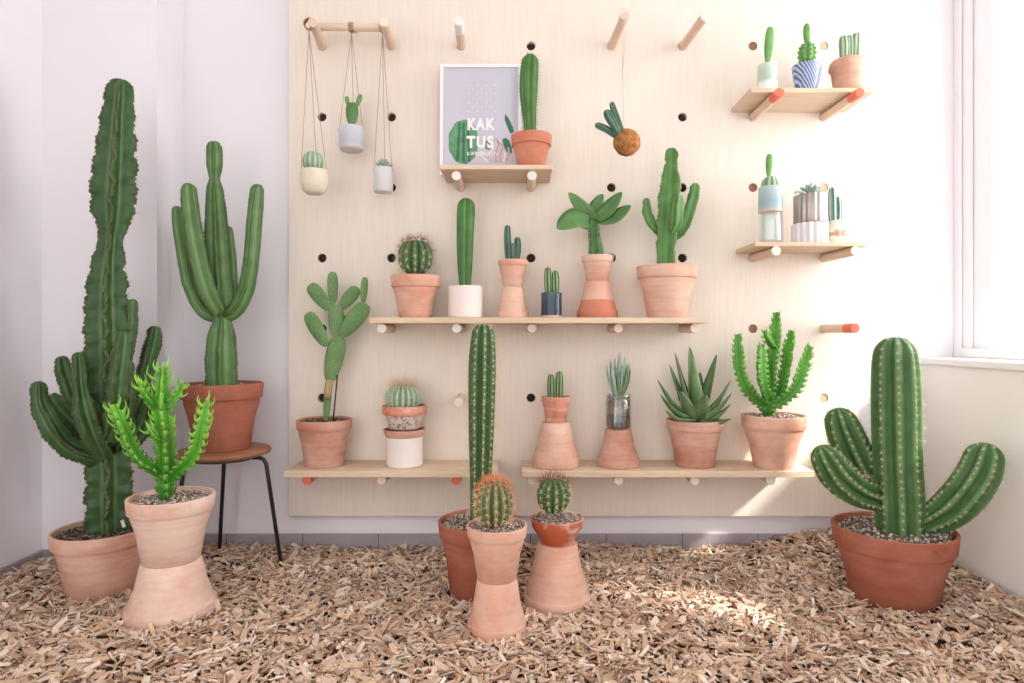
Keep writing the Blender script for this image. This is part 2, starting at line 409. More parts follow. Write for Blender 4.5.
def gravel(parent, cx, cy, z, r, size=.0035, pal=PAL_STONE, name='gravel', cap=650):
    mb = MB(); n = min(cap, int(3.1*r*r/(size*size)*.95))
    mb.lathe(cx, cy, [(0.0001, z+.002), (r*.6, z+.001), (r, z-.002), (r, z-.006), (.0001, z-.006)], 32, (*lin((96, 82, 72)), 1))
    for _ in range(n):
        a = random.uniform(0, 2*PI); q = r*.97*math.sqrt(random.random()); s = size*random.uniform(.55, 1.25)
        c = lin(random.choice(pal)); v = random.uniform(.8, 1.15)
        mb.blob((cx+q*math.cos(a), cy+q*math.sin(a), z+random.uniform(0, size*.9)), s, s*random.uniform(.6, 1), s*random.uniform(.5, .9),
                (min(1, c[0]*v), min(1, c[1]*v), min(1, c[2]*v), 1), .2, Matrix.Rotation(random.uniform(0, 6), 3, 'Z'))
    b = mb.build(name, M['stones'], parent, smooth=False, attr='Tint'); b['kind'] = 'stuff'; return b

# ================================================================ setting
def struct(name, mb, mat, **k):
    o = mb.build(name, mat, None, smooth=False, **k); o['kind'] = 'structure'; return o
YF = -3.6; ZT = 2.9; XL = -1.665; XR = 1.50; XW = 1.638; YP = -.18     # YP: projecting part of the back wall at the left
b = MB(); b.box((-2.0, YF, -.1), (2.0, .25, 0)); struct('floor', b, M['screed'])
b = MB(); b.box((-2.0, YF, ZT), (2.0, .25, ZT+.1)); struct('ceiling', b, M['ceil'])
b = MB(); b.box((-2.0, 0, 0), (XW+.3, .2, ZT)); struct('wall_back', b, M['wall'])
b = MB(); b.box((-2.0, YP, 0), (-1.265, 0, ZT)); struct('wall_back_projection', b, M['wall'])
b = MB(); b.box((-1.9, YF, 0), (XL, YP, ZT)); struct('wall_left', b, M['wall'])
SILL = ZC-.083*1.0
# right wall below the sill, above the opening and before it
WY0 = -1.34; WZ1 = 2.55
b = MB()
b.box((XR, YF, 0), (XR+.28, 0, SILL-.025)); b.box((XR, YF, SILL-.025), (XR+.28, WY0, ZT)); b.box((XR, WY0, WZ1), (XR+.28, 0, ZT))
struct('wall_right', b, M['wallr'])
b = MB(); b.box((XR-.012, WY0, SILL-.0245), (XR+.28, -.0005, SILL)); struct('trim_1', b, M['trim'], bev=.004)       # window sill
# window: stepped casing, frame, added mullion, pane
win = bpy.data.objects.new('window_1', None); COL.objects.link(win); win.location = (XW, -.67, SILL); win['kind'] = 'structure'
b = MB()
for (x, w_, t_) in ((XW-.006, .035, .010), (XW+.005, .075, .012), (XW+.018, .165, .06)):
    e_ = .0005; b.box((x, -w_, SILL+e_), (x+t_, -e_, WZ1-e_)); b.box((x, WY0+e_, SILL+e_), (x+t_, WY0+w_, WZ1-e_))
    b.box((x, WY0+w_, WZ1-w_), (x+t_, -w_, WZ1-e_)); b.box((x, WY0+w_, SILL+e_), (x+t_, -w_, SILL+min(w_, .035)))
b.box((XW+.019, -1.00, SILL+.035), (XW+.077, -.78, WZ1-.165))  # unseen wide mullion, added to block sun and shape the floor patch
b.build('window_frame', M['trim'], win, smooth=False, bev=.003)
b = MB(); b.box((XW+.045, WY0+.166, SILL+.036), (XW+.049, -1.001, WZ1-.166)); b.box((XW+.045, -.779, SILL+.036), (XW+.049, -.166, WZ1-.166)); b.build('window_pane', M['pane'], win, smooth=False)
# skirting tiles
def skirting(name, x0, x1, y0, y1, top, along, j0):
    b = MB(); g = MB(); L = .285
    if along == 'x':
        g.box((x0, y0+.002, 0), (x1, y1, top-.001)); x = x0-j0
        while x < x1:
            a, c = max(x, x0), min(x+L-.003, x1)
            if c > a: b.box((a, y0, 0), (c, y1, top))
            x += L
    else:
        g.box((x0, y0, 0), (x1-.002, y1, top-.001)) ; y = y0-j0
        while y < y1:
            a, c = max(y, y0), min(y+L-.003, y1)
            if c > a: b.box((x0, a, 0), (x1, c, top))
            y += L
    o = struct(name, b, M['tile'], bev=.0015); q = g.build('grout', M['grout'], o, smooth=False); return o
skirting('baseboard_back', -1.265, XR, -.010, 0, .0935, 'x', .12)
skirting('baseboard_projection', XL, -1.256, YP-.010, YP, .0935, 'x', .05)
skirting('baseboard_left', XL, XL+.010, -3.5, YP, .0935, 'y', .1)

# ---------------------------------------------------------------- pegboard with drilled holes
BY = CAMD-2.37; BF = -BY                     # board front plane (y = -0.04)
cols = [XS(p, 2.37) for p in (322, 391.5, 461, 531, 611.5, 682.5, 753, 824)]
rows = [ZS(p, 2.37) for p in (470, 398, 328.7, 258, 187.5, 117, 46, -25)]
HR = .0165
bx0, bx1, bz0, bz1 = XS(289, 2.37), XS(858.5, 2.37), ZS(516, 2.37), 1.02+ZC+.42
BT = .018
b = MB()
xs = [bx0]+[(a+c)/2 for a, c in zip(cols, cols[1:])]+[bx1]; zs = [bz0]+[(a+c)/2 for a, c in zip(rows, rows[1:])]+[bz1]
NS = 32
for i, hx in enumerate(cols):
    for j, hz in enumerate(rows):
        x0, x1, z0, z1 = xs[i], xs[i+1], zs[j], zs[j+1]
        vs = []; fs = []
        for k in range(NS):
            a = 2*PI*(k+.5)/NS; c, s_ = math.cos(a), math.sin(a)
            tx = ((x1-hx) if c > 0 else (hx-x0))/abs(c); tz = ((z1-hz) if s_ > 0 else (hz-z0))/abs(s_); t = min(tx, tz)
            ox, oz = hx+c*t, hz+s_*t
            ix, iz = hx+HR*c, hz+HR*s_
            vs += [(ix, BF, iz), (ox, BF, oz), (ix, BF+BT, iz), (ox, BF+BT, oz)]
        for k in range(NS):
            a, c = k*4, ((k+1) % NS)*4
            fs += [(a, a+1, c+1, c), (a+2, c+2, c+3, a+3), (a, c, c+2, a+2)]
        # corner fills
        b.add(vs, fs)
        for (cx_, cz_) in ((x0, z0), (x1, z0), (x1, z1), (x0, z1)):
            best = sorted(range(NS), key=lambda k: (vs[k*4+1][0]-cx_)**2+(vs[k*4+1][2]-cz_)**2)
            # the two outline points that straddle this corner
            cand = [k for k in range(NS) if (abs(vs[k*4+1][0]-cx_) < 1e-6) != (abs(vs[((k+1) % NS)*4+1][0]-cx_) < 1e-6)
                    and (vs[k*4+1][0]-hx)*(cx_-hx) > 0 and (vs[k*4+1][2]-hz)*(cz_-hz) > 0]
            for k in cand:
                p, q = vs[k*4+1], vs[((k+1) % NS)*4+1]
                b.add([p, q, (cx_, BF, cz_)], [(0, 2, 1)]); p2, q2 = (p[0], BF+BT, p[2]), (q[0], BF+BT, q[2])
                b.add([p2, q2, (cx_, BF+BT, cz_)], [(0, 1, 2)])
for (p, q) in (((bx0, bz0), (bx1, bz0)), ((bx1, bz0), (bx1, bz1)), ((bx1, bz1), (bx0, bz1)), ((bx0, bz1), (bx0, bz0))):
    b.add([(p[0], BF, p[1]), (q[0], BF, q[1]), (q[0], BF+BT, q[1]), (p[0], BF+BT, p[1])], [(0, 3, 2, 1)])
board = b.build('pegboard', M['board'], None, smooth=False)
tag(board, 'large pale plywood pegboard with round holes mounted on the back wall', 'pegboard')
b = MB()
for x in (bx0+.12, (bx0+bx1)/2, bx1-.12): b.box((x-.02, BF+BT+.0045, bz0+.05), (x+.02, -.0005, bz1-.05))
b.build('batten', M['board'], board, smooth=False)
b = MB(); b.box((bx0+.01, BF+BT+.0005, bz0+.02), (bx1-.01, BF+BT+.004, bz1-.02)); b.build('hole_shade_sheet', plain('hole_shade_dark', (58, 46, 42), .95, .05), board, smooth=False)  # dark sheet added as the shade seen inside the open holes

# ---------------------------------------------------------------- pegs
def peg(col, row, tip, label, kind=None, d=2.19, dx=0., dz=0., tl=.012, group='round wooden pegs in the pegboard'):
    x, z = cols[col], rows[row]
    a = Vector((x, BF+BT-.002, z)); e = Vector((x+dx, d-CAMD, z+dz)); v = (e-a); L = v.length; u = v/L
    t = thing('wooden_peg', label, 'peg', a, group)
    b = MB(); R = .0158
    end = a+u*(L-tl) if kind else e
    b.tube([a, end-u*.001, end], [R, R, R if kind else R-.0012], 24); b.build('shaft', M['peg'], t, angle=40)
    if kind:
        b = MB(); b.tube([end, e-u*.0015, e], [R+.0003, R+.0003, R-.001], 24); q = b.build('painted_tip', M[kind], t, angle=40); q['label'] = tip
    return t
S_ = 'round wooden peg '
peg(0, 6, '', 'left one of the two pegs carrying the horizontal dowel, wrapped in twine', d=2.17, dx=.030, dz=-.010)
peg(1, 6, '', 'pale wooden peg under the right end of the horizontal dowel', 'cream', d=2.175, dx=.012, dz=-.006)
peg(2, 6, 'white tip', 'free peg with white tip above the framed poster', 'white', d=2.18, dx=.010, tl=.075)
peg(4, 6, '', 'wooden peg at the top holding the thread of the hanging ball plant', d=2.14, dx=.012, dz=-.003)
peg(5, 6, 'cream end', 'empty slanting wooden peg at the top, right of the ball plant thread', 'cream', d=2.14, dx=.018, dz=-.004, tl=.004)
peg(2, 4, 'white tip', 'left white-tipped peg under the poster shelf', 'white', tl=.006)
peg(3, 4, 'white tip', 'right white-tipped peg under the poster shelf', 'white', tl=.006)
for c, k, w in ((1, 'white', 'white-tipped peg under the left end of the long middle shelf'), (2, 'white', 'white-tipped peg under the white cylinder pot of the middle shelf'),
                (3, 'pink', 'pale pink tipped peg under the hourglass pots of the middle shelf'), (4, 'pink', 'pale peg below the leafy plant on the middle shelf'),
                (5, 'cream', 'wooden peg under the right end of the long middle shelf')):
    peg(c, 2, {'white': 'white tip', 'pink': 'pale pink tip', 'cream': 'cream tip'}[k], w, k, d=2.2, tl=.012 if c < 3 else .004)
for c, k, w in ((0, 'coral', 'coral-tipped peg under the left end of the lower left shelf'), (1, 'pink', 'pale pink peg in the middle of the lower left shelf underside'),
                (2, 'coral', 'coral-tipped peg beside the tall column cactus under the lower left shelf'), (3, 'cream', 'cream-ended peg under the left end of the lower right shelf'),
                (4, 'cream', 'cream-ended peg under the glass jar stack of the lower right shelf'), (5, 'cream', 'cream-ended peg under the aloe on the lower right shelf'),
                (6, 'white', 'white-ended peg under the right end of the lower right shelf')):
    peg(c, 0, {'white': 'white end', 'pink': 'pale pink end', 'cream': 'cream end', 'coral': 'coral tip'}[k], w, k, d=2.2, tl=.03 if k == 'coral' else .005)
peg(2, 1, 'cream end', 'short free peg left of the tall column cactus between the shelves', 'cream', d=2.2, tl=.02, dx=.006)
peg(6, 5, 'coral end band', 'left coral-banded peg under the top right shelf', 'coral', d=2.13, dx=.002, tl=.055)
peg(7, 5, 'coral end band', 'right coral-banded peg under the top right shelf', 'coral', d=2.13, dx=.006, tl=.055)
peg(6, 3, 'cream end', 'left peg under the small shelf with the silver pot', 'cream', d=2.17, dx=.006, tl=.003)
peg(7, 3, 'cream end', 'right peg under the small shelf with the silver pot', 'cream', d=2.17, dx=.012, tl=.003)
peg(7, 2, 'coral tip', 'free coral-tipped peg above the big armed cactus', 'coral', d=2.17, dx=.012, tl=.055)

# ---------------------------------------------------------------- plugs set into some of the holes
PLUG = {'tan': plain('tan_wood_plug', (214, 176, 146), .7, .08, 60), 'brown': plain('brown_wood_plug', (146, 104, 82), .8, .15, 60)}
for c, r, k, w in ((7, 6, 'tan', 'tan wooden plug in the pegboard between the blue striped bowl and the pink clay pot'), (7, 4, 'tan', 'tan wooden plug in the pegboard behind the silver pot'),
                   (7, 1, 'tan', 'tan wooden plug at lower right, above the left arms of the big cactus'), (6, 6, 'brown', 'brown wooden plug left of the green dipped glass'),
                   (6, 4, 'brown', 'brown wooden plug left of the blue-grey cup on the tumbler'), (6, 2, 'brown', 'brown wooden plug left of the top of the bushy toothed cactus'), (6, 1, 'brown', 'brown wooden plug behind the lower stems of the bushy toothed cactus')):
    b = MB(); x, z = cols[c], rows[r]; d0 = .003 if k == 'tan' else .0045
    prof = [(.0001, 0), (HR-.0016, 0), (HR-.0004, .0012), (HR-.0004, BT-d0-.001), (.0001, BT-d0-.001)]; n = 28; vs = []; fs = []
    for q in range(n):
        a = 2*PI*q/n
        for (rr, yy) in prof: vs.append((x+rr*math.cos(a), BF+d0+yy, z+rr*math.sin(a)))
    m = len(prof)
    for q in range(n):
        q2 = (q+1) % n
        for i in range(m-1): fs.append((q*m+i, q*m+i+1, q2*m+i+1, q2*m+i))
    b.add(vs, fs); o = b.build('wooden_plug', PLUG[k], None, angle=40); o.data.transform(Matrix.Translation((-x, -BF, -z))); o.location = (x, BF, z); tag(o, w, 'plug', 'wooden plugs filling holes of the pegboard')

# ---------------------------------------------------------------- shelves
def shelf(x0, x1, zt, th, label, xf=0):
    b = MB(); b.box((x0, 2.172-CAMD, zt-th), (x1, BF-.0005, zt))
    o = b.build('wooden_shelf', M['oak'], None, smooth=False, bev=.0015); return tag(o, label, 'shelf', 'wooden shelves on the pegboard')
Z_LOW, Z_MID, Z_POS, Z_TOP, Z_SM = rows[0]+.0162+.0215, rows[2]+.0162+.020, rows[4]+.0162+.0155, rows[5]+.0162+.0155, rows[3]+.0162+.0145
shelf(-.802, -.078, Z_LOW, .0215, 'lower left oak shelf carrying the prickly pear')
shelf(.007, 1.00, Z_LOW, .0215, 'lower right oak shelf carrying the aloe')
shelf(-.512, .637, Z_MID, .020, 'long oak middle shelf carrying a row of six potted plants')
shelf(-.272, .110, Z_POS, .0155, 'short oak shelf under the framed cactus poster')
shelf(.783, 1.204, Z_TOP, .0155, 'oak shelf at the top right on coral-tipped pegs')
shelf(.798, 1.182, Z_SM, .0145, 'small oak shelf with the silver pot, below the top right one')
print('shelf tops', Z_LOW, Z_MID, Z_POS, Z_TOP, Z_SM)

# ================================================================ wood chip bed
from mathutils import noise as mn
def H(x, y):
    h = .044+.010*mn.noise(Vector((x*2.2, y*2.2, 3)))+.006*mn.noise(Vector((x*7, y*7, 8)))
    h += .060*math.exp(-((x-1.18)**2/.10+(y+.02)**2/.03)); h += .035*math.exp(-((x+1.55)**2/.04+(y+.32)**2/.02))
    h += .018*math.exp(-((y+.05)**2/.01))*(.5+.5*math.sin(x*5+1)); h += .012*math.exp(-((x-1.45)**2/.02))
    return h
POTS = []     # (x, y, r) pot feet standing in the chips
def chip_bed():
    x0, x1, y0, y1 = XL+.004, XR-.004, -1.75, -.012
    nx, ny = 130, 76; vs = []; fs = []; cs = []
    for j in range(ny+1):
        for i in range(nx+1):
            x = x0+(x1-x0)*i/nx; y = y0+(y1-y0)*j/ny
            if x < -1.262 and y > YP-.012: y = min(y, YP-.012)
            vs.append((x, y, H(x, y)-.012)); cs.append((*lin((92, 68, 52)), 1))
    for j in range(ny):
        for i in range(nx): a = j*(nx+1)+i; fs.append((a, a+1, a+nx+2, a+nx+1))
    n = 50000
    P = np.stack([RNG.uniform(x0, x1, n), RNG.uniform(y0, y1, n)], 1)
    keep = ~((P[:, 0] < -1.25) & (P[:, 1] > YP-.02))
    keep &= (P[:, 0] > XL+.018) & (P[:, 0] < XR-.016) & (P[:, 1] < -.022)
    for (px, py, pr) in POTS: keep &= ((P[:, 0]-px)**2+(P[:, 1]-py)**2) > (pr+.006)**2
    P = P[keep]; n = len(P)
    hz = np.array([H(x, y) for x, y in P])
    z = hz+RNG.uniform(-.011, .006, n)
    L = np.clip(np.exp(RNG.normal(math.log(.0135), .45, n)), .004, .038)      # half lengths
    Wd = np.clip(L*RNG.uniform(.15, .48, n), .0018, .010); T = RNG.uniform(.0006, .0018, n)
    yaw = RNG.uniform(0, 2*PI, n); pit = RNG.normal(0, .34, n); rol = RNG.normal(0, .55, n)
    cy, sy, cp, sp_, cr, sr = np.cos(yaw), np.sin(yaw), np.cos(pit), np.sin(pit), np.cos(rol), np.sin(rol)
    ex = np.stack([cy*cp, sy*cp, sp_], 1)
    e0 = np.stack([-sy, cy, np.zeros(n)], 1); ez0 = np.cross(ex, e0)
    ey = e0*cr[:, None]+ez0*sr[:, None]; ez = np.cross(ex, ey)
    C = np.concatenate([P, z[:, None]], 1)
    # six-sided slivers: hexagon-ish outline with pointed or broken ends
    out = [(-1, -.55), (-.8, -1), (.82, -1), (1, -.1), (.84, .9), (-.92, .85)]
    V = np.zeros((n, 12, 3))
    for q, (a, c) in enumerate(out):
        ja = a*(1+RNG.uniform(-.28, .15, n)); jc = c*(1+RNG.uniform(-.5, .15, n)); bend = (ja**2-.4)*RNG.uniform(-.0015, .003, n)
        base = C+ex*(L*ja)[:, None]+ey*(Wd*jc)[:, None]+ez*bend[:, None]
        V[:, q] = base+ez*T[:, None]; V[:, q+6] = base-ez*T[:, None]
    lim = V[:, :, 0].min(1)
    pal = np.array([lin(c) for c in [(222, 198, 176), (212, 184, 160), (230, 210, 192), (200, 168, 142), (218, 188, 162), (184, 148, 122), (236, 220, 204), (208, 174, 144), (158, 122, 100), (222, 190, 156), (214, 192, 176)]])
    ci = RNG.choice(len(pal), n, p=np.array([.14, .13, .12, .11, .12, .08, .08, .08, .05, .05, .04])); c = pal[ci]*RNG.uniform(.82, 1.1, n)[:, None]
    o = len(vs)
    faces = []
    idx = (np.arange(n)*12+o)
    top = [5, 4, 3, 2, 1, 0]; bot = [6, 7, 8, 9, 10, 11]
    for quad in [top, bot]+[[q, (q+1) % 6, (q+1) % 6+6, q+6] for q in range(6)]:
        faces.append((idx[:, None]+np.array(quad)[None, :]).tolist())
    for fl in faces: fs.extend(fl)
    me = bpy.data.meshes.new('wood_chips')
    allv = np.concatenate([np.array(vs), V.reshape(-1, 3)]); me.from_pydata(allv.tolist(), [], fs)
    ca = me.color_attributes.new('Tint', 'FLOAT_COLOR', 'POINT')
    cc = np.concatenate([np.array(cs), np.concatenate([np.repeat(c, 12, 0), np.ones((n*12, 1))], 1)])
    ca.data.foreach_set('color', cc.astype(np.float32).ravel()); me.materials.append(M['chips'])
    ob = bpy.data.objects.new('wood_chips', me); COL.objects.link(ob)
    tag(ob, 'deep bed of loose tan wood chips covering the floor', 'wood chips', None, 'stuff')

# ================================================================ plants on the floor
def PP(lst, d=None):
    """[(px, py, half-width px[, distance])] -> [(Vector, radius)]"""
    out = []
    for q in lst:
        dd = q[3] if len(q) > 3 else d
        out.append((W(q[0], q[1], dd), q[2]*dd/F))
    return out

# --- A: giant euphorbia far left
D = 2.02; x, y = XS(103, D), D-CAMD; z0 = .036
A = thing('potted_cactus', 'tallest dark green branching cactus, in a pale pink pot in the left corner', 'cactus', (x, y, z0))
pot(A, x, y, z0, .198, .143, .100, M['tc_pink'], rim_h=.046); POTS.append((x, y, .100))
gravel(A, x, y, z0+.183, .128, .0042, PAL_DARK)
b = MB(); dA = 2.02
s1 = stem(b, PP([(110, 536, 20), (110, 505, 21.5), (110, 470, 21), (109, 440, 20), (109, 400, 20), (109, 360, 21), (108.5, 325, 21), (108, 290, 19), (109.5, 262, 15), (111, 246, 12.5), (112, 236, 11.5), (113, 226, 15), (114, 210, 20), (115, 185, 21), (117, 150, 18.5), (118.5, 120, 15.5), (120, 98, 13.5), (121, 79, 11)], dA), 5, .62, 'wing', .10, .0155, .42, .0045, 10, .9, .0155)
o = b.build('trunk', M['eu_dark'], A, attr='Rib'); areoles(o, s1, M['areole_br'], .0017)
br = [
 [(100, 458, 11, 2.0), (84, 453, 11, 1.96), (66, 444, 11, 1.93), (53, 428, 11, 1.9), (43, 410, 9.5, 1.9), (39, 395, 7.5, 1.9), (39, 381, 7, 1.9)],
 [(100, 446, 10, 2.03), (84, 430, 12, 2.01), (68, 416, 12, 1.99), (57, 403, 10, 1.98), (51, 394, 7, 1.98)],
 [(102, 436, 8, 2.06), (84, 415, 8, 2.07), (71, 392, 8.5, 2.08), (64, 372, 8, 2.09), (61, 356, 6.5, 2.09)],
 [(104, 456, 11, 1.97), (94, 436, 12.5, 1.93), (86, 412, 12.5, 1.92), (82, 392, 9, 1.92), (80, 372, 8, 1.92), (79, 352, 6, 1.92)],
 [(108, 440, 9, 1.95), (113, 418, 10, 1.92), (117, 395, 10.5, 1.91), (120, 368, 10.5, 1.91), (123, 345, 9.5, 1.91), (124, 331, 8, 1.91)],
 [(116, 445, 9, 2.0), (124, 425, 9, 1.98), (127, 400, 8, 1.97), (128, 378, 6.5, 1.97), (128, 360, 5.5, 1.97)],
 [(116, 440, 10, 2.06), (132, 415, 10.5, 2.08), (141, 388, 9.5, 2.10), (148, 362, 9, 2.11), (153, 342, 8.5, 2.11), (156, 326, 7.5, 2.11)],
 [(114, 448, 9, 2.02), (132, 440, 11, 2.03), (144, 424, 11, 2.04), (150, 404, 9, 2.04), (152, 388, 7, 2.04)],
 [(116, 380, 7, 2.04), (128, 352, 7, 2.04), (132, 325, 7, 2.04), (133, 299, 6, 2.04)],
]
for i, q in enumerate(br):
    b = MB(); st = stem(b, PP(q), 4 if i != 3 else 5, .55, 'wing', .16, .0135, .5+i*.7, .004, 9, 1.0, .0135)
    o = b.build('branch', M['eu_dark'], A, attr='Rib'); areoles(o, st, M['areole_br'], .0014)
b = MB(); p = W(124, 527, 1.955); b.tube([p, p+Vector((-.004, -.004, .022))], .0055, 4); o = b.build('plant_label', M['tag'], A, smooth=False); o['label'] = 'small white plant label in the soil'

# --- stool and B
D = 2.20; x, y = XS(224, D), D-CAMD; zt = .4490
ST = thing('stool', 'round stool with brown wooden seat and thin black steel legs', 'stool', (x, y, .03))
b = MB(); R = .153; b.lathe(x, y, [(.0001, zt-.022), (R-.02, zt-.022), (R-.004, zt-.016), (R, zt-.009), (R-.002, zt-.003), (R-.008, zt), (.0001, zt)], 72)
b.build('seat', M['seat'], ST, angle=50)
legs = [((282, 568), 2.20, (.130, -.012)), ((219, 553), 2.33, (-.045, .100)), ((170, 562), 2.13, (-.090, -.055)), ]
for (q, dd, (lx, ly)) in legs:
    f = W(q[0], q[1]+4, dd); f.z = .030; k = Vector((x+lx*1.16, y+ly*1.16, zt-.05))
    a = Vector((x+lx*.55, y+ly*.55, zt-.0285)); m1 = Vector((x+lx*.98, y+ly*.98, zt-.0285)); m2 = Vector((x+lx*1.09, y+ly*1.09, zt-.034))
    b = MB(); b.tube([a, m1, m2, k, k.lerp(f, .05), f], .0068, 14); o = b.build('leg', M['iron'], ST)
b = MB(); b.lathe(x, y, [(.0001, zt-.034), (.10, zt-.034), (.10, zt-.0225), (.0001, zt-.0225)], 40); b.build('seat_plate', M['iron'], ST, angle=40)
B = thing('potted_cactus', 'branching green cactus in a brown terracotta pot, standing on the stool', 'cactus', (x, y, zt))
xb = x-.006; h = ZS(383, D)-zt
pot(B, xb, y, zt+.0005, h, .134, .090, M['tc_dark'], rim_h=.052); gravel(B, xb, y, zt+h-.014, .124, .0045, PAL_STONE)
b = MB()
s1 = stem(b, PP([(222, 392, 16), (221.5, 370, 16), (221.5, 350, 15.5), (222, 332, 13), (222.5, 321, 9.5), (222, 312, 12), (221, 298, 15), (219, 270, 14), (217.5, 240, 13), (216, 210, 10.5), (215, 190, 8.5), (214.5, 180, 5.5), (214.5, 175, 6.0), (214.5, 165, 8), (214.5, 150, 8), (214.5, 141, 6.5)], D), 6, .40, 'wing', .06, .014, .3, .004, 9, 1.0, .013, wob=.3)
o = b.build('trunk', M['eu_mid'], B, attr='Rib'); areoles(o, s1, M['areole_br'], .0014)
for i, q in enumerate([
 [(219, 312, 8, 2.16), (208, 293, 9.5, 2.13), (199, 262, 9, 2.12), (192, 225, 9, 2.11), (189, 200, 8.5, 2.11), (188, 183, 7.5, 2.11)],
 [(217, 318, 7, 2.2), (202, 309, 8, 2.19), (190, 286, 7.5, 2.19), (182, 250, 6.5, 2.19), (178, 225, 6, 2.19), (177, 206, 5.5, 2.19)],
 [(224, 312, 6, 2.24), (231, 290, 6, 2.26), (231, 262, 5.5, 2.27), (229, 240, 5, 2.27), (228, 226, 4, 2.27)],
 [(224, 316, 7, 2.2), (237, 309, 8.5, 2.19), (247, 288, 8.5, 2.18), (252, 258, 8, 2.17), (255, 222, 8, 2.17), (257, 198, 7.5, 2.17), (258, 184, 6.5, 2.17)]]):
    b = MB(); st = stem(b, PP(q), 5, .38, 'wing', .09, .0125, .9+i, .004, 9, 1.0, .0125, wob=.3)
    o = b.build('branch', M['eu_mid'], B, attr='Rib'); areoles(o, st, M['areole_br'], .0013)

# --- C: bright euphorbia front left on upturned pot
D = 1.85; x, y = XS(171.5, D), D-CAMD; zj = .192
z0 = .036
inverted_pot(x, y, z0, zj-z0, .124, .080, M['tc_chalk'], 'upturned pale pot in the wood chips under the bright green toothed cactus', rim_h=.036); POTS.append((x, y, .124))
h = ZS(495, D)-zj
C_ = thing('potted_cactus', 'bright green toothed cactus in a pale pot on an upturned pot at front left', 'cactus', (x, y, zj))
pot(C_, x, y, zj+.0005, h, .117, .077, M['tc_chalk'], rim_h=.044); gravel(C_, x, y, zj+h-.014, .104, .004)
def toothed(parent, q, n=3, phase=0, wl=.026, mat='eu_bright', tooth=.014, name='branch', base_r=1.0, dens=1.0, leafy=.0):
    b = MB(); st = stem(b, PP(q), n, .5, 'wing', .55, wl, phase, .003, 9, 1.1, wl)
    tb = b
    st = st+[(q[0]+q[2]*random.uniform(-.4, .4)*wl, (q[1]+q[1].orthogonal()*random.uniform(-.8, .8)).normalized(), q[2], q[3]) for q in st if random.random() < .25+.6*(q[3] > .6)]
    for (p, o, t, f) in st:
        k = random.uniform(.6, 1.35)*(1+leafy*max(0, f-.35)*2)
        d = (o*.9+t*.55).normalized(); w = t.cross(o).normalized()
        L = tooth*k; p0 = p-o*tooth*.32
        pts = [p0, p0+d*L*.45, p0+(d*.85+t*.3).normalized()*L*.85, p0+(d*.6+t*.7).normalized()*L*1.15]
        tb.tube(pts, [tooth*.36, tooth*.22, tooth*.12, tooth*.02], 6, (.75 if f > .4 else .4, f, 0, 1))
    ob = tb.build(name, M[mat], parent, attr='Rib')
    return ob
toothed(C_, [(166, 500, 7, 1.85), (166, 478, 9.5, 1.85), (166, 450, 9.5, 1.85), (164, 425, 9.5, 1.84), (161, 405, 8.5, 1.84), (162, 388, 6.5, 1.84), (163, 366, 3.5, 1.84)], 3, .5, name='trunk', leafy=.75, tooth=.018)
for i, q in enumerate([
 [(165, 480, 6, 1.85), (156, 470, 6, 1.84), (143, 463, 6.5, 1.83), (132, 450, 7, 1.82), (124, 432, 7, 1.81), (118, 418, 6.5, 1.80), (113, 404, 3.5, 1.80)],
 [(166, 482, 6, 1.85), (178, 470, 6.5, 1.85), (190, 459, 7, 1.84), (198, 444, 7, 1.83), (201, 430, 6.5, 1.82), (205, 415, 5.5, 1.82), (207, 401, 3, 1.82)],
 [(162, 412, 4, 1.84), (152, 402, 4.5, 1.83), (144, 392, 4.5, 1.82), (140, 380, 3, 1.82)],
 [(163, 408, 4, 1.84), (170, 402, 4.5, 1.85), (178, 393, 4, 1.86), (183, 382, 3, 1.86)],
 [(165, 442, 4, 1.83), (155, 437, 3.5, 1.81), (148, 428, 2.5, 1.8)]]):
    toothed(C_, q, 3, i*1.1+.3, .022, tooth=.0150, leafy=.8)

# --- D: tall column cactus in the middle
D = 2.0; x, y = XS(479, D), D-CAMD; z0 = .034
Dt = thing('potted_cactus', 'tall single column cactus in a brown pot in front of the lower shelves', 'cactus', (x, y, z0))
h = ZS(519, D)-z0; pot(Dt, x, y, z0, h, .128, .090, M['tc_dark'], rim_h=.05); POTS.append((x, y, .09)); gravel(Dt, x, y, z0+h-.012, .114, .004)
b = MB(); st = stem(b, PP([(480.5, 535, 10.8), (480.5, 505, 11), (480.5, 470, 11.6), (481, 430, 13), (481.5, 390, 14), (482, 360, 14), (482.5, 340, 12.5), (483, 324, 10.5)], 1.99), 9, .27, 'round', 0, .02, .25, .01, 8, .9, .0185)
o = b.build('stem', M['cereus'], Dt, attr='Rib'); areoles(o, st, M['areole'], .0027); spines(o, st, M['spine_pale'], 5, .026, .00034, .9)

# --- E: orange-spined ball on stacked pots, front middle
D = 1.745; x, y = XS(497, D), D-CAMD; z0 = .030; zj = .178
inverted_pot(x, y, z0, zj-z0, .0835, .055, M['tc_pink'], 'upturned terracotta pot in the chips under the orange-spined ball cactus', rim_h=.034); POTS.append((x, y, .083))
h = ZS(524, D)-zj
E_ = thing('potted_cactus', 'orange-spined ball cactus in a pale terracotta pot, lowest at front middle', 'cactus', (x, y, zj))
pot(E_, x, y, zj+.0005, h, .0830, .054, M['tc_pink'], rim_h=.034); gravel(E_, x, y, zj+h-.010, .074, .0034)
c = W(494.5, 503, D-.005); b = MB(); st = ball(b, (c.x, c.y, c.z), 18.5*D/F, 24*D/F, 13, .26, 6, areole=7, flat=.5)
o = b.build('stem', M['ballor'], E_, attr='Rib'); areoles(o, st, M['areole'], .0020)
def oc(f):
    if f > .72: return (*lin(random.choice([(228, 146, 98), (218, 128, 84), (234, 170, 124)])), 1)
    return (*lin(random.choice([(232, 190, 150), (238, 214, 180), (222, 160, 120)])), 1)
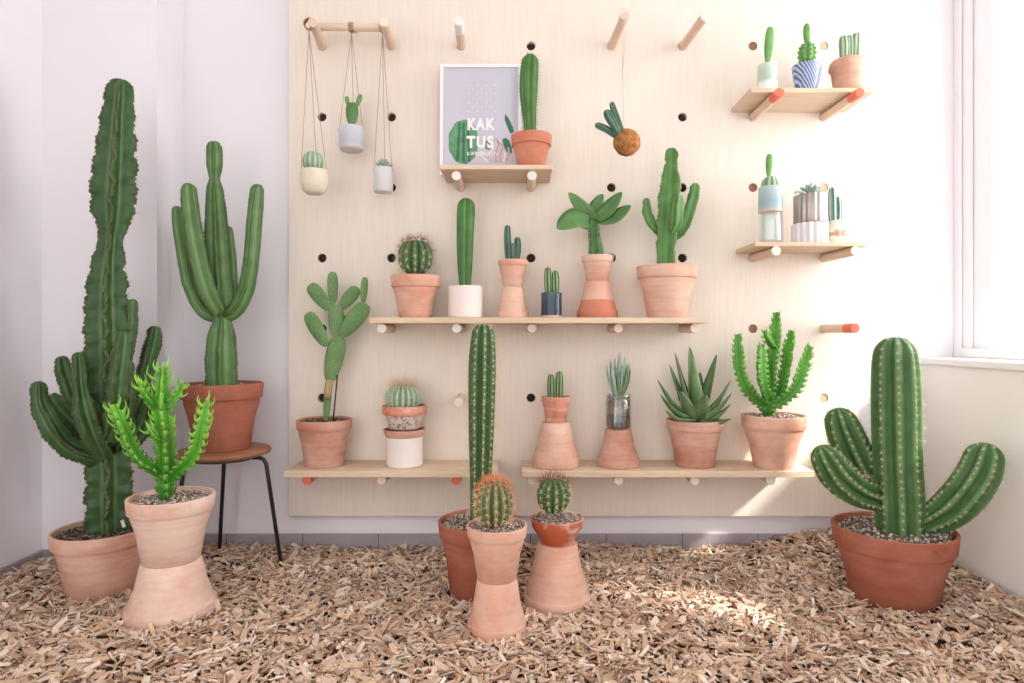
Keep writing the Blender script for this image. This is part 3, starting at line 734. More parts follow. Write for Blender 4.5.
spines(o, st, M['spine_orange'], 9, .026, .00052, 1.05, Lf=lambda f: .85+.4*max(0, f-.5), col=oc)

# --- F: ball cactus in a bowl on a big upturned pot
D = 1.92; x, y = XS(557, D), D-CAMD; z0 = .034; zj = ZS(542, D)
inverted_pot(x, y, z0, zj-z0, .1025, .060, M['tc_pink'], 'broad upturned terracotta pot under the bowl with the dark ball cactus', rim_h=.034); POTS.append((x, y, .102))
F_ = thing('potted_cactus', 'dark green ball cactus in a shallow orange bowl stained white, on a broad upturned pot', 'cactus', (x, y, zj))
zr = ZS(517, D); h = zr-zj; b = MB()
b.lathe(x, y, [(.0001, zj+.0005), (.042, zj+.0005), (.052, zj+.010), (.066, zj+h*.45), (.0725, zj+h*.58), (.0745, zj+h*.62), (.0775, zr-.012), (.079, zr-.003), (.077, zr), (.073, zr-.002), (.070, zr-.02), (.04, zj+.012), (.0001, zj+.012)])
M['bowl_stain'] = speckled('orange_glaze_with_white_stain', (198, 104, 72), (226, 196, 188), 16., .555, .4)
b.build('bowl', M['bowl_stain'], F_, angle=40); gravel(F_, x, y, zr-.006, .071, .0036)
c = W(553.5, 495, D-.01); b = MB(); st = ball(b, (c.x, c.y, c.z), 17*D/F, 18*D/F, 13, .26, 6, areole=6, flat=.4)
o = b.build('stem', M['barrel'], F_, attr='Rib'); areoles(o, st, M['areole'], .0018)
mbx = spines(o, [s for s in st if s[3] > .80], M['spine_red'], 5, .036, .0005, .8, name='top_spines'); mbx['label'] = 'dark reddish spines on top'
spines(o, [s for s in st if s[3] <= .80], M['spine_pale'], 7, .021, .0005, 1.3)

# --- G: big cactus with three arms, right
D = 1.96; x, y = XS(893, D), D-CAMD; z0 = .028
G = thing('potted_cactus', 'large green ribbed cactus with three curved arms in a brown-red pot at far right', 'cactus', (x, y, z0))
h = ZS(526, D)-z0; pot(G, x, y, z0, h, .173, .120, M['tc_dark'], rim_h=.058, wall=.013); POTS.append((x, y, .122)); gravel(G, x, y, z0+h-.014, .158, .0048)
b = MB(); st = stem(b, PP([(900, 545, 22.5), (899, 500, 22.8), (897, 460, 22.5), (896, 420, 22.8), (895.5, 385, 22.5), (895, 360, 21), (895, 337, 17)], D), 9, .24, 'round', 0, .02, .28, .01, 9, .9, .0235)
gt = b.build('stem', M['arm'], G, attr='Rib'); areoles(gt, st, M['areole'], .0022); spines(gt, st, M['spine_pale'], 7, .016, .00042, 1.1)
for i, q in enumerate([
 [(889, 494, 11, 2.02), (874, 484, 15, 2.03), (859, 464, 18, 2.04), (848, 441, 18, 2.04), (841, 423, 16, 2.04), (837, 408, 12, 2.04)],
 [(888, 504, 10, 2.0), (874, 497, 14, 1.985), (854, 489, 16.5, 1.97), (837, 475, 17, 1.96), (826, 459, 14.5, 1.95), (819, 446, 10, 1.95)],
 [(912, 532, 7, 1.98), (925, 524, 14, 1.95), (948, 511, 18.5, 1.92), (966, 494, 20, 1.89), (979, 474, 19.5, 1.89), (985, 456, 17.5, 1.89), (988, 443, 13, 1.89)]]):
    b = MB(); st = stem(b, PP(q), 9, .27, 'round', 0, .02, .5+i*.35, .009, 8, .9, .0225)
    o = b.build('arm', M['arm'], G, attr='Rib'); areoles(o, st, M['areole'], .0020); spines(o, st, M['spine_pale'], 7, .015, .00042, 1.1)
# faint stamp on the rim
sm = MB(); 
for k in (-1, 1):
    pts = []
    for j in range(7):
        a = -PI/2+.115+k*.022+(j-3)*.0045; zz = z0+h-.020-.0025*math.sin(j/6*PI)
        pts.append((x+.1712*math.cos(a), y+.1712*math.sin(a), zz))
    sm.tube(pts, .0007, 6)
pts = [(x+.1708*math.cos(a), y+.1708*math.sin(a), z0+h-.028) for a in [-PI/2+.115+(j-4)*.011 for j in range(9)]]
sm.tube(pts, .0007, 6); o = sm.build('maker_stamp', M['stamp'], G)

# ================================================================ lower left shelf
def pad(mb, base, tip, wpx, d, th=.22, yaw=0., sites=None, pw=1.0, grid=5):
    """flat cactus pad from base to tip (photo points at distance d), half width wpx"""
    a, c = W(base[0], base[1], d), W(tip[0], tip[1], d); ax = (c-a); L = ax.length; ax.normalize()
    nrm = Vector((math.sin(yaw), -math.cos(yaw), 0)); nrm = (nrm-ax*nrm.dot(ax)).normalized(); sd = ax.cross(nrm); w = wpx*d/F; tk = w*th
    n, m = 18, 24; vs = []; cs = []; fs = []
    for i in range(n+1):
        t = i/n; th_ = PI*t; q = max(.03, abs(math.sin(th_)))**.62*(.52+.56*t**.7) if 0 < t < 1 else .0
        q = min(1, q)
        if t == 0: q = .22
        zz = (1-math.cos(th_))/2
        for k in range(m):
            an = 2*PI*k/m; vs.append(tuple(a+ax*(L*(zz*.96+.02))+sd*(w*q*math.cos(an))+nrm*(tk*max(q, .12)*math.sin(an)))); cs.append((.35+.35*abs(math.cos(an))**8, t, 0, 1))
    for i in range(n):
        for k in range(m): k2 = (k+1) % m; fs.append((i*m+k, i*m+k2, (i+1)*m+k2, (i+1)*m+k))
    fs.append(tuple(range(m))[::-1]); fs.append(tuple(n*m+k for k in range(m)))
    mb.add(vs, fs, cs)
    if sites is not None:
        for i in range(1, grid+1):
            for j in range(-2, 3):
                t = (i+(j % 2)*.5)/(grid+1.2); u = j/2.6
                if t > .97: continue
                q = max(.03, math.sin(PI*t))**.62*(.52+.56*t**.7); zz = (1-math.cos(PI*t))/2
                s_ = math.sqrt(max(0, 1-u*u)); p = a+ax*(L*zz)+sd*(w*q*u)+nrm*(tk*q*s_)
                sites.append((p, (nrm+sd*u).normalized(), ax, t))
D = 2.27; x, y = XS(324.5, D), D-CAMD; z0 = Z_LOW
Hh = thing('potted_cactus', 'prickly pear cactus in a rose terracotta pot at the left end of the lower shelf', 'cactus', (x, y, z0))
h = ZS(419, D)-z0; pot(Hh, x, y, z0+.0005, h, .097, .067, M['tc_mid'], rim_h=.036); gravel(Hh, x, y, z0+h-.009, .086, .0035, PAL_DARK)
b = MB(); b.tube([W(327.5, 398, D), W(328, 392, D), W(329, 386, D), W(330.5, 380, D)], [.0118, .0125, .0128, .012], 16); b.build('corky_stem', M['cork'], Hh)
for k, (ba, ti, w_, yw, dd) in enumerate([
 ((329, 384), (339, 335), 10.5, .1, 2.27), ((325.5, 426), (329, 378), 4.6, .0, 2.272), ((336, 339), (336, 304), 8.5, .15, 2.27), ((327, 347), (307, 312), 9, -.2, 2.26),
 ((341, 337), (367, 303), 10, .3, 2.265), ((331, 311), (309, 284), 8.5, -.2, 2.27), ((333, 306), (332.5, 271), 6.2, .5, 2.275), ((340, 309), (358, 287), 7.5, .3, 2.28),
 ((363, 305), (365, 276.5), 4.6, .7, 2.265), ((341, 335), (344, 315), 4, .4, 2.285)]):
    b = MB(); st = []; pad(b, ba, ti, w_, dd, .24, yw, st); o = b.build('pad', M['pad'], Hh, attr='Rib'); areoles(o, st, M['areole'], .0011)
b = MB(); b.tube([W(333, 422, 2.25), W(337.5, 375, 2.255)], .0028, 8); b.build('stake', M['stake'], Hh)

# white pot with terracotta lip + bowl with cactus
x, y = XS(404.5, D), D-CAMD; zt = ZS(428.5, D); zr0 = ZS(436, D)
b = MB(); r = .0640
b.lathe(x, y, [(.0001, z0+.0005), (r-.003, z0+.0005), (r, z0+.004), (r+.0005, zr0), (r-.006, zr0), (r-.006, z0+.007), (.0001, z0+.007)])
t = thing('flower_pot', 'white straight pot with flared terracotta lip on the lower left shelf', 'flower pot', (x, y, z0)); b.build('body', M['glaze_white'], t, angle=40)
b = MB(); b.lathe(x, y, [(r-.001, zr0-.002), (r+.001, zr0), (r+.005, zr0+.008), (r+.010, zt-.003), (r+.009, zt), (r+.004, zt-.001), (r-.004, zr0+.004), (r-.004, zr0-.002), (r-.001, zr0-.002)]); b.build('lip', M['tc_mid'], t, angle=50)
zb = zt+.0008; zr = ZS(405, D)
I_ = thing('potted_cactus', 'grey-green ball cactus with long straw spines in a speckled bowl on the white pot', 'cactus', (x, y, zb))
b = MB(); zm = ZS(413.5, D)
b.lathe(x, y, [(.0001, zb), (.050, zb), (.054, zb+.003), (.068, zm-.001), (.060, zm-.001), (.045, zb+.006), (.0001, zb+.006)]); M['speck'] = speckled('speckled_whitewash', (226, 208, 198), (150, 116, 108), 120., .58, .8); b.build('bowl', M['speck'], I_, angle=40)
b = MB(); b.lathe(x, y, [(.068, zm-.002), (.0765, zm), (.078, zm+.006), (.078, zr-.003), (.076, zr), (.071, zr), (.069, zr-.006), (.066, zm-.002), (.068, zm-.002)]); o = b.build('rim_band', M['tc_orange'], I_, angle=50)
gravel(I_, x, y, zr-.006, .069, .003, PAL_DARK)
c = W(403, 398, D-.01); b = MB(); st = ball(b, (c.x, c.y, c.z), .064, .048, 18, .28, 5, areole=6)
o = b.build('stem', M['grey'], I_, attr='Rib'); areoles(o, st, M['areole'], .0022)
spines(o, [s for s in st if s[3] > .84], M['spine_cream'], 6, .047, .0004, .55, name='top_spines'); spines(o, st, M['spine_pale'], 6, .016, .0004, 1.2)

# ================================================================ middle shelf
z0 = Z_MID+.0005
x, y = XS(415.5, D), D-CAMD
J = thing('potted_cactus', 'round barrel cactus with reddish spines in a pale terracotta pot on the middle shelf', 'cactus', (x, y, z0))
h = ZS(273.5, D-.088)-z0; pot(J, x, y, z0, h, .088, .057, M['tc_pink'], rim_h=.042); gravel(J, x, y, z0+h-.010, .078, .0035)
c = W(415.5, 257, D); b = MB(); st = ball(b, (c.x, c.y, c.z), 17.5*D/F, 18.5*D/F, 13, .26, 6, areole=6, flat=.4)
o = b.build('stem', M['barrel'], J, attr='Rib'); areoles(o, st, M['areole'], .002)
spines(o, [s for s in st if s[3] > .62], M['spine_red'], 6, .032, .00045, .8, name='top_spines'); spines(o, [s for s in st if s[3] <= .62], M['spine_pale'], 7, .026, .00045, 1.2)
x = XS(465.5, D)
K = thing('potted_cactus', 'plump column cactus in a white cylinder pot on the middle shelf', 'cactus', (x, y, z0))
h = ZS(285, D-.061)-z0; r = .0610; b = MB(); b.lathe(x, y, [(.0001, z0), (r-.003, z0), (r, z0+.003), (r, z0+h-.002), (r-.002, z0+h), (r-.005, z0+h-.001), (r-.006, z0+h-.02), (r-.006, z0+.006), (.0001, z0+.006)])
b.build('pot', M['glaze_white'], K, angle=40); gravel(K, x, y, z0+h-.012, r-.007, .003, PAL_DARK)
b = MB(); st = stem(b, PP([(465, 292, 6), (465, 280, 6.2), (465, 265, 7.5), (465, 245, 8.2), (465.5, 225, 8.8), (466, 210, 9), (466, 198, 7.5)], D), 6, .32, 'round', 0, .02, .52, .006, 8, 1.0, .011)
o = b.build('stem', M['cereus_lt'], K, attr='Rib'); areoles(o, st, M['areole_br'], .0011)
# hourglass pots L
def cluster(parent, qs, mat='small', n=7, ar=.007, sp=.004, spm='spine_pale', d=None, dp=.25, arr=.0009, name='stem'):
    for i, q in enumerate(qs):
        b = MB(); st = stem(b, PP(q, d), n, dp, 'round', 0, .02, .2+i, .004, 6, 1.0, ar)
        o = b.build(name, M[mat], parent, attr='Rib'); areoles(o, st, M['areole'], arr)
        if sp: spines(o, st, M[spm], 4, sp, .00022, 1.0)
x = XS(513, D); zj = ZS(286.6, D-.037)
inverted_pot(x, y, z0, zj-z0, .0570, .037, M['tc_pink'], 'small upturned pot, lower half of the hourglass pair on the middle shelf', rim_h=.026)
L_ = thing('potted_cactus', 'small dark cactus cluster on top of the hourglass-shaped pot pair', 'cactus', (x, y, zj))
h = ZS(258.6, D-.053)-zj; pot(L_, x, y, zj+.0005, h, .0530, .034, M['tc_pink'], rim_h=.022); gravel(L_, x, y, zj+h-.006, .046, .003)
cluster(L_, [[(508.5, 262, 3.2), (508, 248, 3.8), (507.5, 236, 3.8), (507.5, 225, 3.0)], [(516, 262, 3.4), (517, 252, 4.2), (517.5, 244, 4), (517, 237, 3)], [(512.5, 262, 3, 2.25), (512.5, 252, 3.5, 2.25), (512, 243, 2.5, 2.25)]], 'blue', 6, .008, .003, d=D)
# M small dark pot
x = XS(551.5, 2.24); ym = 2.24-CAMD; r = .0365; h = ZS(292, 2.204)-z0
Mm = thing('potted_cactus', 'two tiny cacti in a small glossy navy pot on the middle shelf', 'cactus', (x, ym, z0))
b = MB(); b.lathe(x, ym, [(.0001, z0), (r-.004, z0), (r-.002, z0+.004), (r, z0+.006), (r, z0+h-.002), (r-.002, z0+h), (r-.004, z0+h-.002), (r-.004, z0+.006), (.0001, z0+.006)], 40)
M['navy'] = banded('navy_glaze', [(0, (214, 200, 184)), (.08, (214, 200, 184)), (.10, (44, 58, 72)), (.75, (52, 72, 88)), (1, (66, 84, 98))], .2, z0, z0+h)
b.build('pot', M['navy'], Mm, angle=40); gravel(Mm, x, ym, z0+h-.007, r-.005, .0026, PAL_DARK)
cluster(Mm, [[(548.5, 296, 3.2), (548.3, 285, 4.2), (548, 276, 4), (548, 267, 3)], [(555.5, 296, 3.2), (555.8, 286, 4), (555.5, 277, 3.8), (555, 270.5, 2.8)]], 'small', 7, .007, .003, d=2.24)
# N leafy euphorbia
x = XS(597.5, D); zj = ZS(280.5, D-.045)
M['tc_band'] = banded('two_tone_terracotta', [(0, (190, 118, 92)), (.30, (206, 130, 104)), (.50, (208, 132, 106)), (.52, (226, 182, 162)), (1, (220, 166, 142))], .85, z0, zj, .004)
inverted_pot(x, y, z0, zj-z0, .0730, .045, M['tc_band'], 'upturned two-tone terracotta pot under the leafy plant on the middle shelf', rim_h=.030)
Nn = thing('potted_plant', 'leafy succulent with knobbed stem in a small pot atop the two-tone upturned pot', 'succulent', (x, y, zj))
h = ZS(254, D-.057)-zj; pot(Nn, x, y, zj+.0005, h, .0570, .040, M['tc_pink'], rim_h=.024); gravel(Nn, x, y, zj+h-.006, .050, .003, PAL_DARK)
b = MB(); st = stem(b, PP([(595.5, 258, 6), (595.5, 250, 6.5), (594, 238, 5), (593.5, 230, 4.5), (593, 219, 4.5)], D), 5, .35, 'wing', .3, .008, .3, .003, 8, .8, .0075)
for (p, o_, t, f) in st: b.tube([p-o_*.002, p+(o_+t*.3)*.005, p+(o_+t*.5)*.0075], [.0028, .002, .0006], 6, (.6, f, 0, 1))
b.build('stem', M['leaf'], Nn, attr='Rib')
def leaf(mb, base, mid, tip, w, th=.0012, cup=.25, nrm=Vector((0, -.75, .65)), n=14, shape=1.0, ridge=0.):
    P = smooth_path([(base, 1), (mid, 1), (tip, 1)], (tip-base).length/n); pts = [q[0] for q in P]; m = len(pts); vs = []; cs = []; fs = []
    for i, p in enumerate(pts):
        t = i/(m-1); a = (pts[min(m-1, i+1)]-pts[max(0, i-1)]).normalized(); nn = (nrm-a*nrm.dot(a)).normalized(); sd = a.cross(nn)
        if shape == 1.0: q = (abs(math.sin(PI*min(1, t**.8*1.0)))**.75)*.95+.10*(1-t)
        elif shape == 2.0: q = max(0, 1-t)**.75*(.75+.5*min(1, t*4)*(1-t*.2))          # agave
        else: q = abs(math.sin(PI*(.12+.88*t)))**.6
        ww = max(w*q, .0004)
        for k, (u, v) in enumerate([(-1, cup), (-.5, cup*.2+.0), (0, -ridge), (.5, cup*.2), (1, cup), (.5, cup*.2-th/w*2), (0, -th/w*3-ridge), (-.5, cup*.2-th/w*2)]):
            vs.append(tuple(p+sd*(ww*u)+nn*(ww*v))); cs.append((1.0 if abs(u) == 1 else (.3 if u else .15), t, 0, 1))
    for i in range(m-1):
        for k in range(8): k2 = (k+1) % 8; fs.append((i*8+k, i*8+k2, (i+1)*8+k2, (i+1)*8+k))
    fs.append(tuple(range(8))[::-1]); fs.append(tuple((m-1)*8+k for k in range(8)))
    mb.add(vs, fs, cs)
for (ba, mi, ti, wp, dd, yy) in [((592, 224), (576, 219), (557, 229), 12.5, 2.20, (-.1, -1, .35)), ((591, 219), (581, 207), (568.5, 192.5), 7.0, 2.25, (.3, -1, -.1)), ((594, 219), (596, 206), (603, 194), 6.5, 2.28, (-.3, -1, 0)),
                             ((595, 219), (608, 209), (622, 192), 8.0, 2.22, (-.1, -1, .4)), ((596, 221), (612, 219), (631, 205.5), 9.0, 2.22, (.1, -1, .75)), ((594, 219), (590, 211), (587, 203), 4, 2.26, (0, -1, .2)), ((595, 220), (603, 212), (608, 205), 4, 2.25, (0, -.9, .5))]:
    b = MB(); leaf(b, W(*ba, 2.265), W(*mi, (dd+2.265)/2), W(*ti, dd), wp*dd/F, .002, .18, nrm=Vector(yy)); b.build('leaf', M['leaf'], Nn, attr='Rib')
# O
D = 2.25; y = D-CAMD; x = XS(666.8, D)
O_ = thing('potted_cactus', 'angular branching cactus in a large pale pot at the right of the middle shelf', 'cactus', (x, y, z0))
h = ZS(263, D-.106)-z0; pot(O_, x, y, z0, h, .1060, .068, M['tc_pink'], rim_h=.044); gravel(O_, x, y, z0+h-.010, .096, .0035, PAL_DARK)
b = MB(); st = stem(b, PP([(666, 270, 12.5), (666, 250, 12.5), (667, 235, 13.5), (668, 220, 14.5), (669, 205, 15), (670.5, 185, 13.5), (671, 172, 10.5), (671.5, 162, 7.5), (671.5, 157, 9), (671.5, 148, 8)], D), 4, .5, 'wing', .10, .013, .55, .0035, 10, .9, .0125, wob=.7)
o = b.build('trunk', M['eu_shelf'], O_, attr='Rib'); areoles(o, st, M['areole_br'], .0010)
for i, q in enumerate([[(660, 232, 5, 2.26), (652, 224, 6, 2.25), (647.5, 212, 6, 2.25), (646, 198, 4.5, 2.25)], [(672, 232, 5, 2.22), (676, 220, 7, 2.20), (677, 206, 6.5, 2.20), (678, 194, 5, 2.20)], [(674, 238, 5, 2.28), (684, 226, 7, 2.27), (690, 208, 7, 2.26), (694, 194, 6.5, 2.26), (695, 183, 5, 2.26)]]):
    b = MB(); st = stem(b, PP(q), 4, .45, 'wing', .12, .011, .4+i, .003, 9, 1., .011); o = b.build('branch', M['eu_shelf'], O_, attr='Rib'); areoles(o, st, M['areole_br'], .0009)

# ================================================================ lower right shelf
D = 2.27; y = D-CAMD; z0 = Z_LOW+.0005
x = XS(555.8, D); zj = ZS(422, D)
inverted_pot(x, y, z0, zj-z0, .0850, .052, M['tc_pink'], 'pale upturned pot under the two-stem cactus on the lower right shelf', rim_h=.036)
R_ = thing('potted_cactus', 'small two-stem cactus in a little terracotta pot on the lower right shelf', 'cactus', (x, y, zj))
h = ZS(396.5, D)-zj; pot(R_, x, y, zj+.0005, h, .0520, .036, M['tc_orange'], rim_h=.022); gravel(R_, x, y, zj+h-.005, .045, .003)
cluster(R_, [[(551, 400, 3.6), (551, 390, 4.2), (551, 382, 4), (551, 374, 3)], [(559, 400, 3.6), (559, 388, 4.4), (559.3, 379, 4.2), (559.4, 371, 3)]], 'small', 8, .008, .0035, d=D)
x = XS(618.3, D); zj = ZS(428.5, D)
inverted_pot(x, y, z0, zj-z0, .0760, .046, M['tc_mid'], 'rose upturned pot under the glass jar on the lower right shelf', rim_h=.030)
S1 = thing('potted_plant', 'blue-green spiky succulent in a soil-filled glass jar on an upturned pot', 'succulent', (x, y, zj))
zr = ZS(394, D); r = .0460; q = zj+.0006; b = MB()
b.lathe(x, y, [(.0001, q), (r-.006, q), (r-.001, q+.005), (r, q+.012), (r, zr-.022), (r-.004, zr-.016), (r-.003, zr-.013), (r, zr-.012), (r, zr-.002), (r-.002, zr), (r-.0035, zr-.002), (r-.0045, zr-.014), (r-.003, zr-.024), (r-.003, q+.008), (.0001, q+.004)], 48)
b.build('glass_jar', M['glass'], S1, angle=50)
b = MB(); b.lathe(x, y, [(.0001, q+.0045), (r-.010, q+.0045), (r-.0036, q+.010), (r-.0036, zr-.026), (r-.0055, zr-.016), (r-.0065, zr-.010), (.0001, zr-.008)], 40)
M['layers'] = banded('layered_soil', [(0, (70, 56, 46)), (.38, (88, 70, 58)), (.44, (58, 46, 40)), (.50, (150, 126, 100)), (.68, (164, 138, 110)), (.74, (110, 86, 68)), (1, (128, 102, 82))], .9, q, zr, .012, 210.)
b.build('soil', M['layers'], S1)
for i in range(22):
    a = i*2.4; lean = .25+.75*(i/22); rr = .004+.024*(i/22)*random.uniform(.5, 1.); hh = random.uniform(.105, .165)*(1.1-.35*lean)
    p0 = Vector((x+rr*.5*math.cos(a), y+rr*.5*math.sin(a), zr-.012)); p2 = p0+Vector((math.cos(a)*hh*.34*lean, math.sin(a)*hh*.34*lean, hh)); p1 = p0.lerp(p2, .5)+Vector((math.cos(a), math.sin(a), 0))*hh*.06*lean
    b = MB(); leaf(b, p0, p1, p2, .0088, .002, .3, Vector((-math.cos(a), -math.sin(a), .5)), 10, 3.0); b.build('leaf', M['succ'] if i % 3 else M['aloe'], S1, attr='Rib')
# T aloe
x = XS(694.8, D)
T_ = thing('potted_plant', 'spiky aloe with long pointed leaves in a rose pot on the lower right shelf', 'aloe', (x, y, z0))
h = ZS(419, D)-z0; pot(T_, x, y, z0, h, .1005, .068, M['tc_mid'], rim_h=.036); gravel(T_, x, y, z0+h-.008, .089, .0035, PAL_DARK)
for (ti, wp, dd, up) in [((657, 379), 7, 2.2, .3), ((660, 394), 6.5, 2.16, .2), ((665, 410), 6, 2.14, .1), ((669, 364), 7, 2.30, .4), ((674.5, 352), 8.5, 2.27, .6), ((689.5, 346), 8, 2.31, .9), ((692, 358), 8.5, 2.22, .9),
                     ((717, 354), 8, 2.28, .7), ((731, 380), 7.5, 2.2, .4), ((732, 393), 6.5, 2.15, .2), ((731, 404), 6, 2.2, .15), ((731, 419), 6.5, 2.16, .0), ((681, 391), 8, 2.12, .5), ((706, 395), 8, 2.12, .5), ((700, 372), 7, 2.33, .7)]:
    ba = W(697+(ti[0]-697)*.10, 421, 2.265+(dd-2.265)*.15); tp = W(*ti, dd)
    md = ba.lerp(tp, .45)+Vector(((tp.x-ba.x)*.16*(1-up), 0, -.010*(1-up))); a = math.atan2(tp.y-ba.y, tp.x-ba.x)
    b = MB(); leaf(b, ba, md, tp, wp*1.25*D/F, .0035, .40, Vector((-math.cos(a)*.6, -math.sin(a)*.6-.25, .9)), 16, 2.0); b.build('leaf', M['aloe'], T_, attr='Rib')
# U toothed euphorbia
D = 2.245; y = D-CAMD; x = XS(773.5, D)
U_ = thing('potted_cactus', 'bushy toothed green cactus in a pale pot at the right end of the lower shelf', 'cactus', (x, y, z0))
h = ZS(414.5, D)-z0; pot(U_, x, y, z0, h, .1100, .068, M['tc_pink'], rim_h=.046); gravel(U_, x, y, z0+h-.009, .101, .0038)
uk = dict(mat='eu_leaf', tooth=.0135, wl=.019)
toothed(U_, [(769, 418, 7, 2.26), (769, 404, 8, 2.26), (771, 385, 6.5, 2.26), (773, 362, 6.5, 2.26), (776, 340, 6.5, 2.26), (777, 326, 5, 2.26), (777, 312, 3, 2.26)], 3, .3, name='trunk', **uk)
for i, q in enumerate([
 [(768, 404, 6, 2.26), (758, 399, 6, 2.25), (748, 388, 6.5, 2.24), (741, 372, 6, 2.24), (739, 352, 5.5, 2.24), (738, 334, 3, 2.24)],
 [(768, 398, 5, 2.24), (763, 385, 6, 2.22), (761, 368, 6, 2.22), (761, 355, 5, 2.22), (761, 344, 3, 2.22)],
 [(771, 404, 6, 2.27), (781, 393, 6, 2.28), (786, 372, 6, 2.28), (789, 352, 6, 2.28), (791, 340, 4.5, 2.28), (792, 330, 3, 2.28)],
 [(770, 406, 6, 2.25), (783, 399, 6, 2.23), (795, 388, 6, 2.22), (802, 370, 6, 2.22), (806, 357, 4.5, 2.22), (809, 345, 3, 2.22)],
 [(776, 348, 4, 2.25), (769, 340, 4, 2.23), (765, 330, 2.5, 2.23)]]):
    toothed(U_, q, 3, .4+i*.9, **uk)

# ================================================================ poster shelf
# framed poster leaning on the board, built upright then tipped back a little
fw, fh = XS(521, 2.34)-XS(440, 2.34), .4055; px0, pyf = XS(440.5, 2.335), 2.318-CAMD
fr = thing('framed_poster', 'white framed lilac poster with printed cacti and white lettering, leaning against the pegboard', 'poster', (px0, pyf, Z_POS+.0005))
ox, oy, oz = px0, pyf, Z_POS+.0005; bw = .012
b = MB(); b.box((ox, oy-.008, oz), (ox+bw, oy+.010, oz+fh)); b.box((ox+fw-bw, oy-.008, oz), (ox+fw, oy+.010, oz+fh)); b.box((ox+bw, oy-.008, oz+fh-bw), (ox+fw-bw, oy+.010, oz+fh)); b.box((ox+bw, oy-.008, oz), (ox+fw-bw, oy+.010, oz+.004))
b.build('frame', M['frame'], fr, smooth=False, bev=.0008)
b = MB(); b.box((ox+bw, oy, oz+.004), (ox+fw-bw, oy+.006, oz+fh-bw)); pr = b.build('print', M['print'], fr, smooth=False)
def flat(pts, mat, name, lift):
    b = MB(); b.add([(ox+u*fw, oy-lift, oz+v*fh) for (u, v) in pts], [tuple(range(len(pts)))]); return b.build(name, M[mat], pr, smooth=False)
def fpt(px_, py_): return ((px_-8)/(535-8)*1.0, (.044+(662-py_)/(662-28)*(fh-.044))/fh)      # poster crop picture -> share of the frame
disc = [fpt(160+98*math.cos(a)*(1+.03*math.cos(9*a)), 525+142*math.sin(a)*(1+.02*math.cos(9*a))) for a in [2*PI*k/60 for k in range(60)]]
disc = [(u, max(v, .012)) for (u, v) in disc]
flat(disc, 'pr_green', 'printed_cactus', .0006)
for (u0, wq) in ((120, 7), (160, 8), (200, 7)):
    flat([fpt(u0-wq+(u0-160)*.25*math.sin(0), 652), fpt(u0+wq, 652), fpt(u0+wq-(u0-160)*.35, 400), fpt(u0-wq-(u0-160)*.35, 400)], 'pr_dark', 'printed_rib', .0009)
flat([fpt(428, 345), fpt(450, 372), fpt(478, 430), fpt(486, 462), fpt(462, 472), fpt(440, 425), fpt(424, 380)], 'pr_dark', 'printed_leaf', .0006)
flat([fpt(410, 510), fpt(430, 498), fpt(452, 512), fpt(470, 560), fpt(470, 600), fpt(440, 590), fpt(418, 550)], 'pr_dark', 'printed_leaf', .0006)
flat([fpt(318+22*math.cos(a), 545+32*math.sin(a)) for a in [2*PI*k/20 for k in range(20)]], 'pr_green', 'printed_leaf', .0006)
rt = [[(275, 585), (300, 610), (330, 625), (350, 655)], [(365, 500), (388, 540), (370, 590), (372, 655)], [(395, 505), (400, 560), (425, 600), (420, 655)], [(380, 520), (410, 560), (395, 610), (400, 655)], [(345, 520), (350, 570), (330, 600), (345, 655)], [(450, 560), (452, 600), (440, 640), (436, 655)], [(260, 600), (290, 625), (315, 655), (318, 658)]]
for i, q in enumerate(rt):
    P = smooth_path([(Vector((a, c, 0)), 1) for a, c in q], 8); Lp = []; Rp = []
    for k, (v, _) in enumerate(P):
        w_ = 6.5; Lp.append(fpt(v.x-w_, v.y)); Rp.append(fpt(v.x+w_, v.y))
    b = MB(); vs = [(ox+u*fw, oy-.0012, oz+v*fh) for (u, v) in Lp+Rp]; m = len(Lp)
    b.add(vs, [(k, k+1, m+k+1, m+k) for k in range(m-1)]); b.build('printed_root', M['pr_root'] if i % 2 else M['pr_root2'], pr, smooth=False)
b = MB()     # ornament of short strokes
for r_ in range(7):
    for c_ in range(7):
        if (r_+c_) % 2: continue
        u, v = fpt(192+c_*28.5, 160+r_*28.5); X_, Z_ = ox+u*fw, oz+v*fh; l_ = .0042; w_ = .0009
        for s_ in ((1, 1),) if (r_ % 2) == 0 and (c_//2) % 2 else ((1, -1),) if (c_ % 2) == 0 else ((0, 1.2),):
            dx, dz = s_[0]*l_*.7, s_[1]*l_*.7; n_ = Vector((-dz, 0, dx)).normalized()*w_
            b.add([(X_-dx-n_.x, oy-.0013, Z_-dz-n_.z), (X_-dx+n_.x, oy-.0013, Z_-dz+n_.z), (X_+dx+n_.x, oy-.0013, Z_+dz+n_.z), (X_+dx-n_.x, oy-.0013, Z_+dz-n_.z)], [(0, 1, 2, 3)])
b.build('ornament', M['letter'], pr, smooth=False)
def text(s, u, v, size, off, sx=1.0, sp=1.0):
    c = bpy.data.curves.new('lettering', 'FONT'); c.body = s; c.size = size; c.offset = off; c.space_character = sp; c.extrude = .0002; c.materials.append(M['letter'])
    tmp = bpy.data.objects.new('tmp', c); COL.objects.link(tmp); bpy.context.view_layer.update()
    me = bpy.data.meshes.new_from_object(tmp.evaluated_get(bpy.context.evaluated_depsgraph_get())); bpy.data.objects.remove(tmp)
    o = bpy.data.objects.new('lettering', me); COL.objects.link(o); o.parent = pr
    o.location = Vector((ox+u*fw, oy-.0016, oz+v*fh))-parent_origin(pr); o.rotation_euler = (PI/2, 0, 0); o.scale = (sx, 1, 1)
u, v = fpt(183, 446)
uu, vv = fpt(183, 376); cap = (vv-v)*fh
